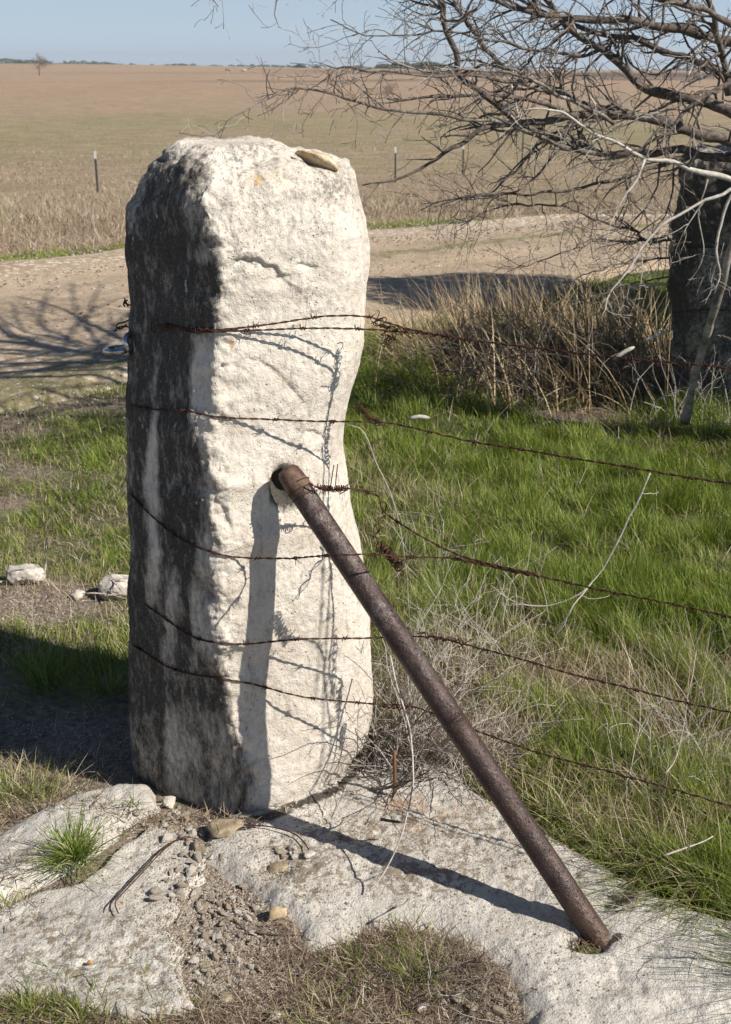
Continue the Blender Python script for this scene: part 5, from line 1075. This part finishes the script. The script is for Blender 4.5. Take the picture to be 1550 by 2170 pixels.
stem('thin arching grass stalk springing from the right edge of the post', [(738, 900, 2.60), (770, 915, 2.60), (800, 985, 2.58), (825, 1040, 2.57), (845, 1100, 2.57), (860, 1190, 2.56), (868, 1300, 2.6)], .0011, .0007, a=.7, seed=4)
stem('long pale stalk curving down across the slab between post and pipe', [(828, 1390, 2.42), (850, 1480, 2.36), (870, 1560, 2.30), (875, 1640, 2.22), (868, 1700, 2.15), (848, 1780, 2.10), (815, 1850, 2.07), (780, 1890, 2.045)], .0019, .0017, a=1, seed=5)
stem('rusty upright rod stub rising from the slab right of the post', [(836, 1592, 2.40), (836, 1640, 2.40), (833, 1702, 2.40)], .0038, .0042, m='rebar', name='rusty_rod', cat='rod', seed=6)
stem('crooked brown twig leaning against the rusty rod', [(788, 1672, 2.42), (830, 1668, 2.40), (865, 1645, 2.40), (885, 1610, 2.42), (900, 1575, 2.44)], .0045, .0025, a=.1, side=5, name='twig', cat='twig', seed=7)
stem('thin branched twig right of the rusty rod on the slab', [(835, 1668, 2.38), (880, 1650, 2.36), (905, 1640, 2.35), (912, 1675, 2.3)], .0032, .0016, a=.1, side=4, name='twig', cat='twig', seed=8)
stem('short dark nail like twig lying on the slab', [(808, 1738, 2.20), (840, 1742, 2.195), (876, 1740, 2.20)], .0038, .0022, a=-.3, name='twig', cat='twig', seed=9)
stem('straight pale split twig lying on the slab above the dead grass', [(790, 1952, 1.97), (840, 1925, 1.99), (875, 1905, 2.0)], .0028, .0022, a=1, name='twig', cat='twig', seed=10)
stem('dark straight twig lying in the gravel beside the orange brown stone', [(495, 1945, 1.99), (540, 1985, 1.96), (585, 2028, 1.91)], .0022, .0018, a=.1, name='twig', cat='twig', seed=11)
stem('brown twig lying just below the orange brown stone', [(540, 1978, 1.955), (590, 1980, 1.955), (640, 1978, 1.955)], .0024, .0014, a=.2, name='twig', cat='twig', seed=12)
stem('tall thin dry stalk in the long grass at the right edge', [(1410, 1640, 2.3), (1440, 1590, 2.35), (1465, 1440, 2.4), (1478, 1380, 2.45)], .0013, .0007, a=.9, seed=13)
stem('pale bent stalk sticking out over the slab at the right', [(1405, 1813, 2.03), (1450, 1800, 2.04), (1490, 1785, 2.06), (1512, 1773, 2.07)], .0022, .0012, a=1, seed=14)
T = Tubes(); P = []
for a, b in [(412, 1768), (380, 1775), (340, 1800), (300, 1845), (262, 1890), (236, 1918), (232, 1932)]: c = UZ(a, b, .035); c.z = max(zz(c.x, c.y), .0) + .012; P.append(c)
T.add(resample(P, .008), .0014, 5); P2 = [p + Vector((.008, .004, .001)) for p in P[:-1]] + [P[-1] + Vector((.02, -.01, 0))]; T.add(resample(P2, .008), .0014, 5)
tag(T.obj('loose_wire', M['wire']), 'doubled rusty wire curving over the speckled slab from the gravel', 'wire')
T = Tubes(); P = []
for a, b in [(520, 1752), (570, 1752), (620, 1765), (645, 1785), (655, 1800)]: c = UZ(a, b, .035); c.z = max(zz(c.x, c.y), 0) + .010; P.append(c)
T.add(resample(P, .006), .0016, 5); tag(T.obj('loose_wire', M['wire']), 'short dark wire curving away from the front foot of the post', 'wire')
# bottle whose end just shows at the left edge
bt_ = empty('glass_bottle', tuple(UZ(-38, 1552, .03))); tag(bt_, 'pale green glass bottle end just showing at the left edge in the shadow', 'bottle')
bm = bmesh.new(); pf = [(0, 0), (.026, 0), (.030, .006), (.030, .11), (.022, .135), (.011, .155), (.011, .19)]; prev = None; rings = []
for r_, z_ in pf: rings.append([bm.verts.new((z_ * -1 + .035, r_ * math.cos(k * .2618), r_ * math.sin(k * .2618))) for k in range(24)] if r_ else [bm.verts.new((.035 - z_, 0, 0))])
for A_, B_ in zip(rings[:-1], rings[1:]):
    for k in range(24): bm.faces.new((A_[0], B_[k], B_[(k+1) % 24]) if len(A_) == 1 else (A_[k], B_[k], B_[(k+1) % 24], A_[(k+1) % 24]))
bmesh.ops.recalc_face_normals(bm, faces=bm.faces[:]); bm_obj('bottle_body', bm, M['glass'], parent=bt_)
# dry weeds with curling stalks between post and grass
def weeds(label, cx, cy, sx, sy, n, seed, Lr=(.1, .32), pale=.8, up=1.0, curve=-.6, r0=.0012):
    r = random.Random(seed); T = Tubes(); c0 = UZ(cx, cy)
    for k in range(n):
        p = UZ(cx + r.gauss(0, sx), cy + r.gauss(0, sy)); d = Vector((r.gauss(0, .55), r.gauss(0, .45), up * r.uniform(.5, 1.2))); L = r.uniform(*Lr); P, rd = wander(p, d, L, 9, .16, Vector((r.gauss(0, .9), r.gauss(0, .9), curve * r.random())), r, r0 * r.uniform(.7, 1.3), .0005); a = pale + r.gauss(0, .2); T.add(P, rd, 4, a)
        for _ in range(r.randint(0, 3)):
            i = r.randint(3, 8); Q, rd2 = wander(P[i], (P[i+1 if i < 9 else 9] - P[i-1]).normalized() + Vector((r.gauss(0, .6), r.gauss(0, .6), r.gauss(0, .6))), r.uniform(.03, .12), 5, .25, Vector((0, 0, -.3)), r, .0008, .0004); T.add(Q, rd2, 3, a)
    return tag(T.obj('dry_weed', M['bark'], loc=tuple(c0)), label, 'dry weed')
weeds('tangle of dry pale weed stalks beside the post, behind the pipe', 870, 1500, 45, 50, 85, 1, (.12, .36))
weeds('dry curling weed stalks beyond the pipe, in the middle of the grass', 1000, 1420, 80, 55, 85, 2, (.12, .34))
weeds('low grey weed with fine twigs at the slab edge behind the pipe', 1010, 1600, 75, 32, 110, 3, (.06, .20), pale=.6)
weeds('wiry brown weed at the right foot of the post', 840, 1580, 45, 22, 60, 4, (.10, .26), pale=.35)
weeds('upright straw stalks in the long grass near the right edge', 1440, 1640, 60, 40, 50, 5, (.14, .30), pale=1.0, up=2.2, curve=-.2)
weeds('sparse dry stalks in the grass just below the second wire', 900, 1230, 70, 60, 40, 6, (.1, .26), pale=.8)
weeds('drooping wiry weed hanging over the slab in front of the post foot', 900, 1660, 60, 18, 40, 7, (.08, .18), pale=.5)
weeds('thin straw stalks in front of the dark far stone post', 1480, 905, 55, 14, 60, 8, (.2, .5), pale=.9, up=2.0, curve=-.2, r0=.002)
weeds('upright brown weed stalks in the dead grass patch at the bottom', 930, 2110, 90, 35, 60, 9, (.03, .08), pale=.4, up=.7)

# ------------------------------------------------------------------ air
bm = bmesh.new(); bmesh.ops.create_cube(bm, size=1, matrix=Matrix.Translation((0, 700, -9)) @ Matrix.Diagonal((3600, 2200, 38, 1)))
hm = bpy.data.materials.new('haze'); hm.use_nodes = True; ht = hm.node_tree; ht.nodes.remove(ht.nodes['Principled BSDF']); pv = ht.nodes.new('ShaderNodeVolumePrincipled')
pv.inputs['Color'].default_value = (.92, .96, 1.0, 1); pv.inputs['Density'].default_value = .00042; pv.inputs['Anisotropy'].default_value = 0.2
ht.links.new(pv.outputs[0], ht.nodes['Material Output'].inputs['Volume']); tag(bm_obj('haze', bm, hm, smooth=False), kind='stuff')

weeds('wiry bare weed between post and pipe that throws a web of shadow on the post', 850, 1635, 40, 24, 105, 17, (.20, .52), pale=.5, up=1.8, curve=-1.1, r0=.0019)
weeds('thin curling weed close behind the middle of the pipe', 980, 1640, 45, 22, 34, 18, (.16, .40), pale=.6, up=1.3, curve=-.6, r0=.0012)
